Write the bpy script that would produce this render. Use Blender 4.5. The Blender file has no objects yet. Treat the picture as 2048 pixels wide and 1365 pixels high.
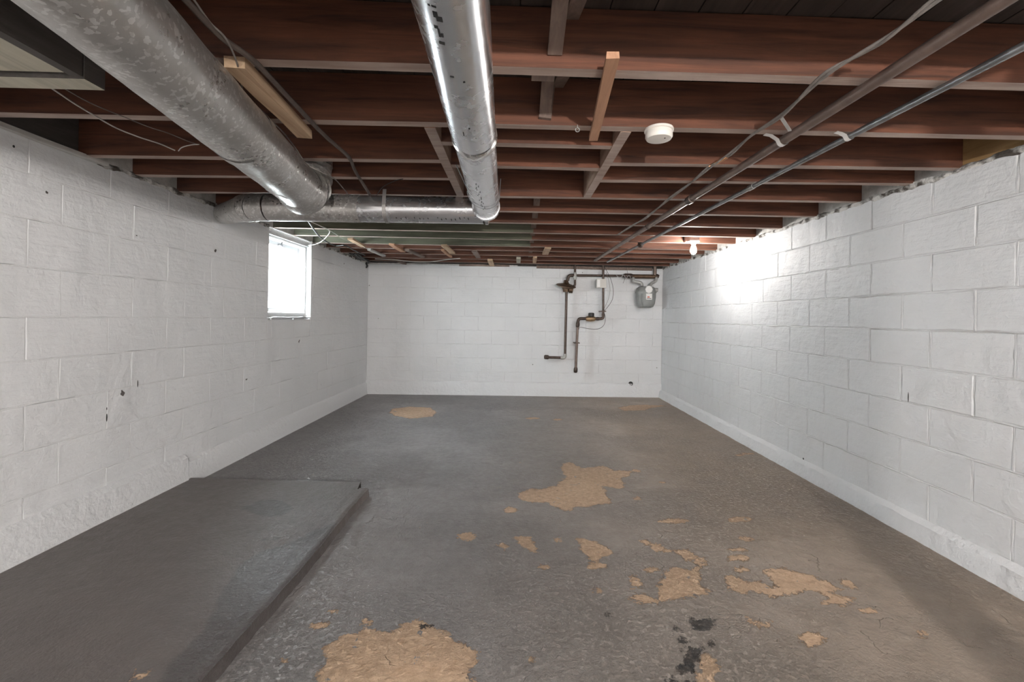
import bpy, bmesh, math, random
import numpy as np
from mathutils import Vector, Matrix, noise as mn

S = bpy.context.scene
COL = S.collection
random.seed(7)
RNG = np.random.RandomState(11)

# ---------------------------------------------------------------- camera, world, lights, exposure
F, YAW, ROLL, PX, PY, CZ = 890.0, -0.02227, 0.016038, 1050.707, 636.790, 1.15046
_c, _s, _cr, _sr = math.cos(YAW), math.sin(YAW), math.cos(ROLL), math.sin(ROLL)
_right = Vector((_c, _s, 0)); _up = Vector((0, 0, 1)); _fwd = Vector((-_s, _c, 0))
_R = _right * _cr + _up * _sr
_U = -_right * _sr + _up * _cr
cam_data = bpy.data.cameras.new('camera')
cam_data.sensor_width = 36.0
cam_data.lens = F / 2048 * 36.0
cam_data.shift_x = (1024 - PX) / 2048
cam_data.shift_y = (PY - 682.5) / 2048
cam_data.clip_start = 0.05
cam = bpy.data.objects.new('camera', cam_data)
COL.objects.link(cam)
mtx = Matrix(((_R.x, _U.x, -_fwd.x), (_R.y, _U.y, -_fwd.y), (_R.z, _U.z, -_fwd.z))).to_4x4()
mtx.translation = Vector((0, 0, CZ))
cam.matrix_world = mtx
S.camera = cam

S.view_settings.view_transform = 'Standard'
S.view_settings.look = 'None'
S.view_settings.gamma = 1.0
S.view_settings.use_curve_mapping = False
S.view_settings.exposure = 0.78

w = bpy.data.worlds.new('overcast_sky'); S.world = w; w.use_nodes = True
bg = w.node_tree.nodes['Background']
bg.inputs[0].default_value = (0.90, 0.955, 1.0, 1); bg.inputs[1].default_value = 24.0


def light(name, kind, loc, energy, color=(1, 1, 1), size=None, size_y=None, rot=(0, 0, 0), radius=None):
    d = bpy.data.lights.new(name, kind); d.energy = energy; d.color = color
    if size: d.shape = 'RECTANGLE'; d.size = size; d.size_y = size_y or size
    if radius is not None: d.shadow_soft_size = radius
    o = bpy.data.objects.new(name, d); COL.objects.link(o); o.location = loc; o.rotation_euler = rot
    return o


# soft fill light added behind the camera, one warm lamp, daylight at the window
light('soft_fill_light', 'AREA', (0.1, -2.80, 1.50), 14, (0.93, 0.97, 1.0), 3.8, 0.75, (math.radians(90), 0, 0))
LAMP_REAR = (0.60, -2.02, 1.60)
LAMP_FAR = (1.72, 4.29, 1.862)
# both lamps are the glowing bulb meshes themselves (materials bulb_glass_lit, bulb_glass_lit_warm)
REAR_GLOW, FAR_GLOW = 4600.0, 360.0



def at(px, py, X=None, Y=None, z=None):
    """world point seen at a photograph pixel, on the plane X=, Y= or z="""
    dx, dy = px - PX, py - PY
    u = _cr * dx + _sr * dy; v = -_sr * dx + _cr * dy
    d = Vector((_c * u - _s * F, _s * u + _c * F, -v))
    if X is not None: t = X / d.x
    elif Y is not None: t = Y / d.y
    else: t = (z - CZ) / d.z
    return Vector((0, 0, CZ)) + d * t


# ---------------------------------------------------------------- node helpers
class NT:
    def __init__(s, name):
        s.m = bpy.data.materials.new(name); s.m.use_nodes = True
        s.t = s.m.node_tree; s.b = s.t.nodes['Principled BSDF']
        s.tc = None
    def n(s, typ, **kw):
        nd = s.t.nodes.new(typ)
        for k, v in kw.items():
            if k.startswith('i_'):
                key = k[2:]
                key = int(key) if key.isdigit() else key.replace('_', ' ')
                s.set(nd.inputs[key], v)
            else: setattr(nd, k, v)
        return nd
    def set(s, inp, v):
        if isinstance(v, bpy.types.NodeSocket): s.t.links.new(v, inp)
        else:
            if hasattr(inp.default_value, '__len__') and hasattr(v, '__len__') and len(inp.default_value) == 4 and len(v) == 3: v = (*v, 1)
            inp.default_value = v
    def coord(s, obj=False, scale=(1, 1, 1)):
        if obj:
            v = s.n('ShaderNodeTexCoord').outputs['Object']
        else:
            v = s.n('ShaderNodeNewGeometry').outputs['Position']
        if scale != (1, 1, 1):
            v = s.n('ShaderNodeVectorMath', operation='MULTIPLY', i_0=v, i_1=scale).outputs[0]
        return v
    def noise(s, vec, scale, detail=4, rough=0.55, dist=0.0):
        return s.n('ShaderNodeTexNoise', i_Vector=vec, i_Scale=scale, i_Detail=detail, i_Roughness=rough, i_Distortion=dist).outputs[0]
    def math(s, op, a, b=0.0, c=None, clamp=False):
        nd = s.n('ShaderNodeMath', operation=op, i_0=a, i_1=b, use_clamp=clamp)
        if c is not None: s.set(nd.inputs[2], c)
        return nd.outputs[0]
    def ramp(s, fac, lo, hi, a=0.0, b=1.0):
        nd = s.n('ShaderNodeMapRange', i_0=fac, i_1=lo, i_2=hi, i_3=a, i_4=b); return nd.outputs[0]
    def mix(s, fac, a, b, mode='MIX'):
        nd = s.n('ShaderNodeMix', data_type='RGBA', blend_type=mode)
        s.set(nd.inputs[0], fac); s.set(nd.inputs[6], a); s.set(nd.inputs[7], b); return nd.outputs[2]
    def attr(s, name): return s.n('ShaderNodeAttribute', attribute_name=name).outputs['Fac']
    def bump(s, h, strength=1.0, dist=0.01, normal=None):
        nd = s.n('ShaderNodeBump', i_Strength=strength, i_Distance=dist, i_Height=h)
        if normal is not None: s.set(nd.inputs['Normal'], normal)
        s.set(s.b.inputs['Normal'], nd.outputs[0]); return nd.outputs[0]
    def out(s, **kw):
        for k, v in kw.items(): s.set(s.b.inputs[k.replace('_', ' ')], v)
        return s.m


def simple(name, col, rough=0.5, metal=0.0, bump=0.0, scale=60, var=0.0):
    t = NT(name)
    v = t.coord(obj=True)
    c = col
    if var:
        nz = t.noise(v, scale * 0.3, 4)
        c = t.mix(t.ramp(nz, 0.3, 0.7), tuple(x * (1 - var) for x in col), tuple(min(1, x * (1 + var)) for x in col))
    if bump: t.bump(t.noise(v, scale, 5), 1.0, bump)
    return t.out(Base_Color=c, Roughness=rough, Metallic=metal)


def wall_paint(name, pit=0.5, rough_amt=1.0):
    t = NT(name); v = t.coord()
    fine = t.noise(v, 55, 5, 0.6)
    med = t.noise(v, 9, 4, 0.6, 0.4)
    sv = t.n('ShaderNodeVectorMath', operation='MULTIPLY', i_0=v, i_1=(1, 1, 6)).outputs[0]
    strk = t.noise(sv, 7, 3, 0.5)
    h = t.math('ADD', t.math('MULTIPLY', fine, 0.22), t.math('MULTIPLY', med, 0.9))
    h = t.math('ADD', h, t.math('MULTIPLY', strk, 0.4))
    # small open pits in the block face, paint missing
    vo = t.n('ShaderNodeTexVoronoi', i_Vector=t.n('ShaderNodeVectorMath', operation='ADD', i_0=v, i_1=t.n('ShaderNodeVectorMath', operation='SCALE', i_0=t.n('ShaderNodeTexNoise', i_Vector=v, i_Scale=40.0).outputs[1], i_Scale=0.03).outputs[0]).outputs[0], i_Scale=7.0)
    d = vo.outputs['Distance']
    sel = t.ramp(t.n('ShaderNodeSeparateColor', i_0=vo.outputs['Color']).outputs[0], 1 - 0.16 * pit, 1 - 0.16 * pit + 0.001)
    size = t.math('MULTIPLY', t.n('ShaderNodeSeparateColor', i_0=vo.outputs['Color']).outputs[1], 0.15)
    hole = t.math('MULTIPLY', t.ramp(d, size, t.math('ADD', size, 0.012), 1, 0), sel)
    h = t.math('SUBTRACT', h, t.math('MULTIPLY', hole, 2.2))
    h = t.math('ADD', h, t.math('MULTIPLY', t.noise(v, 2.4, 3, 0.5), 2.6))
    t.bump(h, 1.0, 0.009 * rough_amt)
    tone = t.ramp(t.noise(v, 1.7, 3), 0.3, 0.7)
    c = t.mix(tone, (0.685, 0.70, 0.715), (0.745, 0.758, 0.772))
    c = t.mix(hole, c, (0.10, 0.09, 0.085))
    return t.out(Base_Color=c, Roughness=0.55)


M = {}
M['wall'] = wall_paint('white_masonry_paint', 0.55, 1.0)
M['wall_r'] = wall_paint('white_masonry_paint_coarse', 0.4, 1.15)
M['mortar'] = simple('painted_mortar', (0.69, 0.70, 0.71), 0.65, 0, 0.004, 60)
t = NT('bare_mortar'); v = t.coord()
M['bare'] = t.out(Base_Color=t.mix(t.ramp(t.noise(v, 14, 5), 0.40, 0.58), (0.08, 0.07, 0.06), (0.66, 0.65, 0.63)), Roughness=0.85)
t.bump(t.noise(v, 60, 5), 1, 0.008)
M['filler'] = simple('sprayed_block', (0.50, 0.49, 0.47), 0.8, 0, 0.006, 40, 0.25)
M['ledge'] = simple('white_ledge_paint', (0.74, 0.755, 0.77), 0.5, 0, 0.009, 30)


def wood(name, dark, light_, scale=1.0, rough=0.75, axis=0, obj=False):
    t = NT(name); v = t.coord(obj)
    sc = [14, 14, 14]; sc[axis] = 0.9
    gv = t.n('ShaderNodeVectorMath', operation='MULTIPLY', i_0=v, i_1=tuple(x * scale for x in sc)).outputs[0]
    g = t.noise(gv, 2.2, 6, 0.62, 0.6)
    blot = t.noise(v, 2.2, 4, 0.6)
    c = t.mix(t.ramp(g, 0.32, 0.68), dark, light_)
    c = t.mix(t.ramp(blot, 0.45, 0.75, 0, 0.45), c, tuple(x * 0.55 for x in dark))
    t.bump(g, 0.6, 0.003)
    return t.out(Base_Color=c, Roughness=rough)


M['joist'] = wood('old_red_joist_wood', (0.055, 0.023, 0.014), (0.185, 0.068, 0.036))
M['joist_green'] = wood('green_stained_joist_wood', (0.075, 0.078, 0.055), (0.15, 0.152, 0.105))
M['overspray'] = wood('joist_edge_dusty_paint', (0.34, 0.25, 0.21), (0.52, 0.43, 0.38))
M['deck'] = wood('dark_subfloor_board', (0.03, 0.022, 0.018), (0.065, 0.047, 0.04), axis=1)
M['trimmer'] = wood('trimmer_wood', (0.24, 0.13, 0.09), (0.42, 0.30, 0.22), axis=1)
M['bridging'] = wood('bridging_wood', (0.13, 0.09, 0.075), (0.24, 0.18, 0.15), axis=1)
M['tan'] = wood('tan_pine', (0.36, 0.24, 0.15), (0.58, 0.42, 0.28), axis=1)
M['redwood'] = wood('orange_pine_strip', (0.36, 0.19, 0.11), (0.56, 0.32, 0.2), axis=1)
M['ochre'] = wood('ochre_stained_rim', (0.26, 0.15, 0.06), (0.42, 0.27, 0.12), axis=1)
M['greyboard'] = wood('grey_weathered_board', (0.36, 0.34, 0.27), (0.56, 0.53, 0.43), axis=1, scale=0.7)
M['darkboard'] = wood('dark_board', (0.05, 0.045, 0.04), (0.09, 0.08, 0.075), axis=1)
M['whiteboard'] = wood('white_painted_board', (0.45, 0.44, 0.42), (0.68, 0.67, 0.65), axis=1)


def galv(name, spangle=True, base=(0.62, 0.62, 0.61), r0=0.22, r1=0.45, bump=0.002):
    t = NT(name); v = t.coord(obj=True)
    vo = t.n('ShaderNodeTexVoronoi', i_Vector=t.n('ShaderNodeVectorMath', operation='ADD', i_0=v, i_1=t.n('ShaderNodeVectorMath', operation='SCALE', i_0=t.n('ShaderNodeTexNoise', i_Vector=v, i_Scale=60.0).outputs[1], i_Scale=0.02).outputs[0]).outputs[0], i_Scale=105.0 if spangle else 40.0)
    rnd = t.n('ShaderNodeSeparateColor', i_0=vo.outputs['Color']).outputs[0]
    dull = t.noise(v, 6, 4)
    k = 0.22 if spangle else 0.015
    c = t.mix(t.math('MULTIPLY', t.ramp(rnd, 0.72, 0.9), k * 2.2), base, (0.97, 0.97, 0.95))
    c = t.mix(t.ramp(dull, 0.35, 0.7, 0, 0.45 if spangle else 0.2), c, tuple(x * (0.62 if spangle else 0.85) for x in base))
    r = t.math('ADD', t.ramp(rnd, 0, 1, r0, r1), t.ramp(dull, 0.3, 0.7, -0.04, 0.06))
    if spangle:
        h = t.math('ADD', t.math('MULTIPLY', rnd, 0.10), t.math('MULTIPLY', t.noise(v, 25, 3), 0.8))
    else:
        h = t.math('MULTIPLY', t.noise(v, 5, 3), 1.0)
    t.bump(h, 1.0, bump)
    return t.out(Base_Color=c, Roughness=r, Metallic=0.78 if spangle else 0.9)


M['galv'] = galv('spangled_galvanised_sheet', True, (0.50, 0.485, 0.465), 0.27, 0.44, 0.0009)
M['smooth'] = galv('smooth_galvanised_sheet', False, (0.74, 0.75, 0.77), 0.2, 0.27, 0.0004)
M['foil'] = galv('crumpled_foil_tape', False, (0.72, 0.70, 0.68), 0.2, 0.35, 0.001)
M['strapmetal'] = simple('grey_strap_metal', (0.42, 0.41, 0.40), 0.45, 0.8, 0.001, 60)
M['black'] = simple('black_mark', (0.02, 0.02, 0.02), 0.7)
M['iron'] = simple('brown_iron_pipe', (0.085, 0.062, 0.052), 0.42, 0.6, 0.0015, 90, 0.35)
M['iron_brown'] = simple('brown_painted_pipe', (0.17, 0.125, 0.105), 0.4, 0.3, 0.001, 60, 0.2)
M['steel'] = simple('grey_steel_conduit', (0.30, 0.31, 0.32), 0.36, 0.75, 0.0008, 60, 0.25)
M['bronze'] = simple('bronze_regulator_body', (0.13, 0.085, 0.055), 0.5, 0.6, 0.003, 70, 0.4)
M['brass'] = simple('brass_valve_body', (0.36, 0.25, 0.15), 0.42, 0.8, 0.002, 70, 0.3)
M['metergrey'] = simple('grey_meter_enamel', (0.24, 0.25, 0.245), 0.5, 0.1, 0.002, 50, 0.12)
M['meterpipe'] = simple('pale_grey_fitting', (0.42, 0.42, 0.41), 0.5, 0.3, 0.001, 50, 0.15)
M['whiteplastic'] = simple('white_plastic', (0.80, 0.77, 0.72), 0.4)
M['labelwhite'] = simple('white_label', (0.82, 0.81, 0.80), 0.5)
M['labelred'] = simple('red_print', (0.55, 0.12, 0.08), 0.5)
M['boxbeige'] = simple('beige_box_plastic', (0.60, 0.58, 0.54), 0.5)
M['cable'] = simple('grey_cloth_cable', (0.22, 0.20, 0.185), 0.7, 0, 0.001, 120, 0.2)
M['cablebrown'] = simple('brown_cable', (0.10, 0.078, 0.066), 0.6, 0, 0.001, 120, 0.2)
M['cablewhite'] = simple('pale_wire', (0.52, 0.50, 0.47), 0.5)
M['wireblack'] = simple('black_wire', (0.03, 0.03, 0.03), 0.5)
M['vinyl'] = simple('white_window_vinyl', (0.86, 0.87, 0.88), 0.35)
M['porcelain'] = simple('white_porcelain', (0.85, 0.84, 0.82), 0.2)
M['galvbox'] = simple('galvanised_box', (0.55, 0.54, 0.52), 0.4, 0.8, 0.001, 60, 0.1)
M['copper'] = simple('copper_tape', (0.72, 0.38, 0.2), 0.35, 0.8)
M['ground'] = simple('outdoor_gravel', (0.7, 0.7, 0.68), 0.9, 0, 0.01, 40, 0.1)

t = NT('bulb_glass_lit'); M['bulb'] = t.out(Base_Color=(1, 1, 1), Emission_Color=(1.0, 0.96, 0.91, 1), Emission_Strength=FAR_GLOW)
t = NT('bulb_glass_lit_warm'); M['bulbwarm'] = t.out(Base_Color=(1, 1, 1), Emission_Color=(1.0, 0.935, 0.875, 1), Emission_Strength=REAR_GLOW)
t = NT('window_glass')
tr = t.n('ShaderNodeBsdfTransparent', i_0=(0.97, 0.99, 0.99)); gl = t.n('ShaderNodeBsdfGlossy', i_Roughness=0.03)
fr = t.n('ShaderNodeLayerWeight', i_Blend=0.5); mx = t.n('ShaderNodeMixShader', i_0=t.math('ADD', t.math('MULTIPLY', t.math('POWER', fr.outputs[1], 4.0), 0.5), 0.03), i_1=tr.outputs[0], i_2=gl.outputs[0])
t.t.links.new(mx.outputs[0], t.t.nodes['Material Output'].inputs[0]); M['glass'] = t.m

# floor: painted concrete; 'peel','soot','stain' are distance fields of worn spots stored on the mesh
def floor_mat(name, roughness_scale=1.0, slab=False):
    t = NT(name); v = t.coord()
    n1 = t.noise(v, 4.5, 8, 0.68); n2 = t.noise(v, 22, 6, 0.65); n3 = t.noise(v, 90, 4, 0.6)
    jag = t.math('ADD', t.math('MULTIPLY', t.math('SUBTRACT', t.noise(v, 17, 9, 0.78), 0.5), 0.15), t.math('MULTIPLY', t.math('SUBTRACT', t.noise(v, 60, 4, 0.6), 0.5), 0.03))
    d = t.math('ADD', t.attr('peel'), jag)
    peel = t.ramp(d, -0.0012, 0.0012, 1, 0)
    sd = t.math('ADD', t.attr('soot'), jag); soot = t.ramp(sd, -0.004, 0.004, 1, 0)
    st = t.math('ADD', t.attr('stain'), t.math('MULTIPLY', jag, 0.35)); stain = t.ramp(st, -0.008, 0.008, 1, 0)
    # random tiny chips where the paint is brittle
    sep = t.n('ShaderNodeSeparateXYZ', i_0=v)
    region = t.ramp(t.noise(v, 1.1, 2), 0.45, 0.62)
    chips = t.math('MULTIPLY', t.ramp(t.noise(v, 26, 3, 0.5, 1.2), 0.742, 0.748), region)
    if slab: chips = t.math('MULTIPLY', chips, 0.0)
    bare = t.math('MULTIPLY', t.math('MAXIMUM', peel, chips), t.ramp(t.noise(v, 15, 5, 0.6, 0.6), 0.655, 0.66, 1, 0))
    big = t.noise(v, 0.9, 3, 0.5)
    paint = t.mix(t.ramp(n1, 0.3, 0.7), (0.24, 0.23, 0.229), (0.32, 0.308, 0.305))
    paint = t.mix(t.ramp(n2, 0.30, 0.75, 0, 0.35), paint, (0.18, 0.165, 0.157))
    warm = t.ramp(sep.outputs[0], -0.3, 1.3)                 # warm lamplight toward the right hand wall, put into the coat colour
    warm = t.math('MULTIPLY', warm, t.ramp(big, 0.3, 0.6, 0.75, 1.0))
    paint = t.mix(warm, paint, t.mix(t.ramp(n1, 0.3, 0.7), (0.30, 0.238, 0.182), (0.40, 0.318, 0.245)))
    if slab: paint = t.mix(t.ramp(n1, 0.3, 0.7), (0.120, 0.104, 0.098), (0.150, 0.131, 0.123))
    sandy = t.mix(t.ramp(t.noise(v, 30, 6, 0.7), 0.3, 0.7), (0.47, 0.315, 0.20), (0.70, 0.51, 0.355))
    sandy = t.mix(t.ramp(n2, 0.66, 0.72), sandy, (0.22, 0.13, 0.08))
    pit_shade = t.ramp(t.noise(v, 52, 5, 0.7), 0.60, 0.66)  # dark specks put the shade of small pits into the colour
    if not slab: paint = t.mix(t.math('MULTIPLY', pit_shade, t.math('MULTIPLY', t.ramp(t.noise(v, 0.8, 3), 0.38, 0.55), 0.45)), paint, (0.07, 0.063, 0.06))
    c = t.mix(stain, paint, (0.085, 0.075, 0.072))
    edge = t.ramp(t.math('ABSOLUTE', d), 0.0, 0.006, 0.6, 0)
    c = t.mix(bare, c, sandy)
    c = t.mix(t.math('MULTIPLY', edge, t.ramp(n2, 0.45, 0.6)), c, (0.07, 0.05, 0.04))
    c = t.mix(soot, c, t.mix(t.ramp(n2, 0.4, 0.6), (0.018, 0.016, 0.015), (0.07, 0.055, 0.045)))
    # pitted coarse surface in the middle of the floor
    coarse = t.ramp(t.noise(v, 0.8, 3), 0.38, 0.55)
    if slab: coarse = t.math('MULTIPLY', coarse, 0.12)
    pits = t.ramp(t.noise(v, 46, 6, 0.68), 0.28, 0.55)
    lumps = t.noise(v, 12, 5, 0.6)
    h = t.math('MULTIPLY', lumps, 0.6 if not slab else 0.2)
    h = t.math('ADD', h, t.math('MULTIPLY', t.math('MULTIPLY', pits, 0.65), t.math('ADD', t.math('MULTIPLY', coarse, 0.9), 0.05)))
    h = t.math('ADD', h, t.math('MULTIPLY', n3, 0.12))
    h = t.math('SUBTRACT', h, t.math('MULTIPLY', t.ramp(d, -0.004, 0.001, 1, 0), 0.35))
    cr = t.n('ShaderNodeTexVoronoi', feature='DISTANCE_TO_EDGE', i_Vector=t.n('ShaderNodeVectorMath', operation='ADD', i_0=v, i_1=t.n('ShaderNodeVectorMath', operation='SCALE', i_0=t.n('ShaderNodeTexNoise', i_Vector=v, i_Scale=5.0, i_Detail=6.0).outputs[1], i_Scale=0.5).outputs[0]).outputs[0], i_Scale=2.0)
    crack = t.math('MULTIPLY', t.ramp(cr.outputs[0], 0.0, 0.012, 1, 0), t.ramp(n1, 0.5, 0.6))
    if not slab: h = t.math('SUBTRACT', h, t.math('MULTIPLY', crack, 0.5))
    t.bump(h, 1.0, 0.018)
    r = t.ramp(n2, 0.3, 0.7, 0.32, 0.47)
    r = t.math('ADD', r, t.math('MULTIPLY', bare, 0.35))
    r = t.math('SUBTRACT', r, t.math('MULTIPLY', stain, 0.05))
    return t.out(Base_Color=c, Roughness=r)


M['floor'] = floor_mat('worn_painted_concrete')
M['slab'] = floor_mat('smooth_painted_slab', slab=True)

# ---------------------------------------------------------------- mesh helpers
class MB:
    def __init__(s): s.v = []; s.f = []; s.mi = []
    def add(s, vs, fs, mi=0):
        o = len(s.v); s.v += [tuple(p) for p in vs]; s.f += [tuple(i + o for i in f) for f in fs]; s.mi += [mi] * len(fs); return s
    def box(s, x0, x1, y0, y1, z0, z1, mi=0, bmi=None):
        vs = [(x0, y0, z0), (x1, y0, z0), (x1, y1, z0), (x0, y1, z0), (x0, y0, z1), (x1, y0, z1), (x1, y1, z1), (x0, y1, z1)]
        s.add(vs, [(4, 5, 6, 7), (0, 1, 5, 4), (1, 2, 6, 5), (2, 3, 7, 6), (3, 0, 4, 7)], mi)
        return s.add(vs[:4], [(3, 2, 1, 0)], mi if bmi is None else bmi)
    def beam(s, a, b, wd, ht, up=(0, 0, 1), segs=1, jit=0.0, mi=0, bmi=None):
        a, b = Vector(a), Vector(b); d = (b - a).normalized(); up = Vector(up)
        sd = d.cross(up).normalized(); up = sd.cross(d).normalized()
        rings = []
        for i in range(segs + 1):
            c = a.lerp(b, i / segs)
            j = lambda: random.uniform(-jit, jit)
            rings.append([c + sd * (x * wd / 2 + j()) + up * (y * ht / 2 + j()) for x, y in ((-1, -1), (1, -1), (1, 1), (-1, 1))])
        vs = [p for r in rings for p in r]
        n = len(s.v); s.v += [tuple(p) for p in vs]
        for i in range(segs):
            for k in range(4):
                k2 = (k + 1) % 4
                s.f.append((n + i * 4 + k, n + i * 4 + k2, n + i * 4 + 4 + k2, n + i * 4 + 4 + k)); s.mi.append((mi if bmi is None else bmi) if k == 0 else mi)
        s.f.append((n + 3, n + 2, n + 1, n)); s.mi.append(mi)
        e = n + segs * 4; s.f.append((e, e + 1, e + 2, e + 3)); s.mi.append(mi)
        return s
    def tube(s, pts, r, seg=12, caps=True, nz=0.0, nf=20.0, mi=0):
        pts = [Vector(p) for p in pts]; n = len(pts)
        rs = r if hasattr(r, '__len__') else [r] * n
        tang = []
        for i in range(n):
            a = pts[max(0, i - 1)]; b = pts[min(n - 1, i + 1)]; tang.append((b - a).normalized() if (b - a).length > 1e-9 else Vector((0, 0, 1)))
        ref = Vector((0, 0, 1)) if abs(tang[0].z) < 0.9 else Vector((1, 0, 0))
        nrm = (ref - tang[0] * ref.dot(tang[0])).normalized()
        vs = []
        for i in range(n):
            nrm = nrm - tang[i] * nrm.dot(tang[i]); nrm.normalize(); bi = tang[i].cross(nrm)
            for k in range(seg):
                a = 2 * math.pi * k / seg; dr = nrm * math.cos(a) + bi * math.sin(a)
                rr = rs[i]
                if nz: rr += nz * mn.noise((pts[i] + dr * rs[i]) * nf)
                vs.append(pts[i] + dr * rr)
        fs = []
        for i in range(n - 1):
            for k in range(seg):
                k2 = (k + 1) % seg; fs.append((i * seg + k, i * seg + k2, (i + 1) * seg + k2, (i + 1) * seg + k))
        if caps: fs.append(tuple(reversed(range(seg)))); fs.append(tuple((n - 1) * seg + k for k in range(seg)))
        return s.add(vs, fs, mi)
    def lathe(s, prof, c, axis=(0, 0, 1), seg=24, mi=0, sx=1.0, sy=1.0):
        ax = Vector(axis).normalized(); ref = Vector((1, 0, 0)) if abs(ax.x) < 0.9 else Vector((0, 1, 0))
        u = (ref - ax * ref.dot(ax)).normalized(); vv = ax.cross(u); c = Vector(c)
        vs = []
        for (r, h) in prof:
            for k in range(seg):
                a = 2 * math.pi * k / seg; vs.append(c + ax * h + u * (r * math.cos(a) * sx) + vv * (r * math.sin(a) * sy))
        fs = [(i * seg + k, i * seg + (k + 1) % seg, (i + 1) * seg + (k + 1) % seg, (i + 1) * seg + k) for i in range(len(prof) - 1) for k in range(seg)]
        fs.append(tuple(reversed(range(seg)))); fs.append(tuple((len(prof) - 1) * seg + k for k in range(seg)))
        return s.add(vs, fs, mi)
    def mesh(s, name, mats, smooth=False):
        me = bpy.data.meshes.new(name); me.from_pydata(s.v, [], s.f)
        for m_ in (mats if isinstance(mats, (list, tuple)) else [mats]): me.materials.append(m_)
        me.polygons.foreach_set('material_index', s.mi)
        if smooth:
            me.polygons.foreach_set('use_smooth', [True] * len(me.polygons))
            try: me.set_sharp_from_angle(angle=math.radians(40))
            except Exception: pass
        me.update(); return me
    def build(s, name, mats, parent=None, smooth=False, bevel=0.0):
        o = bpy.data.objects.new(name, s.mesh(name, mats, smooth)); COL.objects.link(o)
        if parent is not None: o.parent = parent; o.matrix_parent_inverse = parent.matrix_basis.inverted()
        if bevel:
            b = o.modifiers.new('bevel', 'BEVEL'); b.width = bevel; b.segments = 2; b.limit_method = 'ANGLE'
        return o


def tag(o, label=None, cat=None, group=None, kind=None):
    if label: o['label'] = label
    if cat: o['category'] = cat
    if group: o['group'] = group
    if kind: o['kind'] = kind
    return o


def thing(name, label, cat, loc, group=None):
    o = bpy.data.objects.new(name, None); COL.objects.link(o); o.location = loc; o.empty_display_size = 0.05
    return tag(o, label, cat, group)


def pipe_path(pts, bend=0.03, n=5):
    """polyline with rounded corners"""
    pts = [Vector(p) for p in pts]; out = [pts[0]]
    for i in range(1, len(pts) - 1):
        a, b, c = pts[i - 1], pts[i], pts[i + 1]
        d1 = (a - b); d2 = (c - b); r = min(bend, d1.length * 0.49, d2.length * 0.49)
        p0 = b + d1.normalized() * r; p2 = b + d2.normalized() * r
        for k in range(n + 1):
            t_ = k / n; out.append(p0 * (1 - t_) ** 2 + b * 2 * t_ * (1 - t_) + p2 * t_ ** 2)
    out.append(pts[-1]); return out


def spline(pts, n=8):
    pts = [Vector(p) for p in pts]; out = []
    P = [pts[0] * 2 - pts[1]] + pts + [pts[-1] * 2 - pts[-2]]
    for i in range(1, len(P) - 2):
        for k in range(n):
            t_ = k / n; a, b, c, d = P[i - 1], P[i], P[i + 1], P[i + 2]
            out.append(0.5 * ((2 * b) + (c - a) * t_ + (2 * a - 5 * b + 4 * c - d) * t_ ** 2 + (3 * b - a - 3 * c + d) * t_ ** 3))
    out.append(pts[-1]); return out


# ---------------------------------------------------------------- room shell
XL, XR, YB, YF, H, DECK = -2.18, 2.19, 6.60, -3.0, 1.93, 2.12
WY0, WY1, WZ0 = 3.97, 4.785, 1.10          # window opening in the left wall


def block_variants(w_, h_, mats, k=6, rag=0.0016, face=0.0012, bev=0.005, depth=0.03):
    out = []
    for i in range(k): out.append(block_mesh(w_, h_, mats, rag, face, bev, depth))
    return out


def block_mesh(w_, h_, mats, rag, face, bev, depth):
    """block in local (u=x 0..w, v=z 0..h), front face toward -y (y=0), body goes +y"""
    nx, nz = max(2, int(w_ / 0.05)), 4
    vs = []; fs = []
    for j in range(nz + 1):
        for i in range(nx + 1):
            u = bev + (w_ - 2 * bev) * i / nx; v_ = bev + (h_ - 2 * bev) * j / nz
            ed = i in (0, nx) or j in (0, nz)
            if ed: u += random.uniform(-rag, rag); v_ += random.uniform(-rag, rag)
            vs.append((u, random.uniform(-face, face), v_))
    for j in range(nz):
        for i in range(nx):
            a = j * (nx + 1) + i; fs.append((a, a + 1, a + nx + 2, a + nx + 1))
    ring = [i for i in range(nx + 1)] + [(j + 1) * (nx + 1) - 1 for j in range(1, nz + 1)] + [nz * (nx + 1) + i for i in range(nx - 1, -1, -1)] + [j * (nx + 1) for j in range(nz - 1, 0, -1)]
    n0 = len(vs)
    for lvl, (off, dep) in enumerate(((0.0, bev * 0.8), (0.0, depth))):
        for r in ring:
            x, y, z = vs[r]
            gx = min(max((x - bev) / max(w_ - 2 * bev, 1e-6), 0), 1); gz = min(max((z - bev) / max(h_ - 2 * bev, 1e-6), 0), 1)
            X = x; Z = z
            if gx < 0.02: X = x - bev
            if gx > 0.98: X = x + bev
            if gz < 0.02: Z = z - bev
            if gz > 0.98: Z = z + bev
            vs.append((X, dep, Z))
    L = len(ring)
    for lvl in range(2):
        a0 = None
        for k in range(L):
            k2 = (k + 1) % L
            A = (ring[k], ring[k2]) if lvl == 0 else (n0 + k, n0 + k2)
            B = (n0 + lvl * L + k, n0 + lvl * L + k2)
            fs.append((A[1], A[0], B[0], B[1]))
    me = bpy.data.meshes.new('concrete_block'); me.from_pydata(vs, [], fs); me.materials.append(mats)
    me.polygons.foreach_set('use_smooth', [True] * len(fs)); me.set_sharp_from_angle(angle=math.radians(28)); me.update()
    return me


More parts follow.
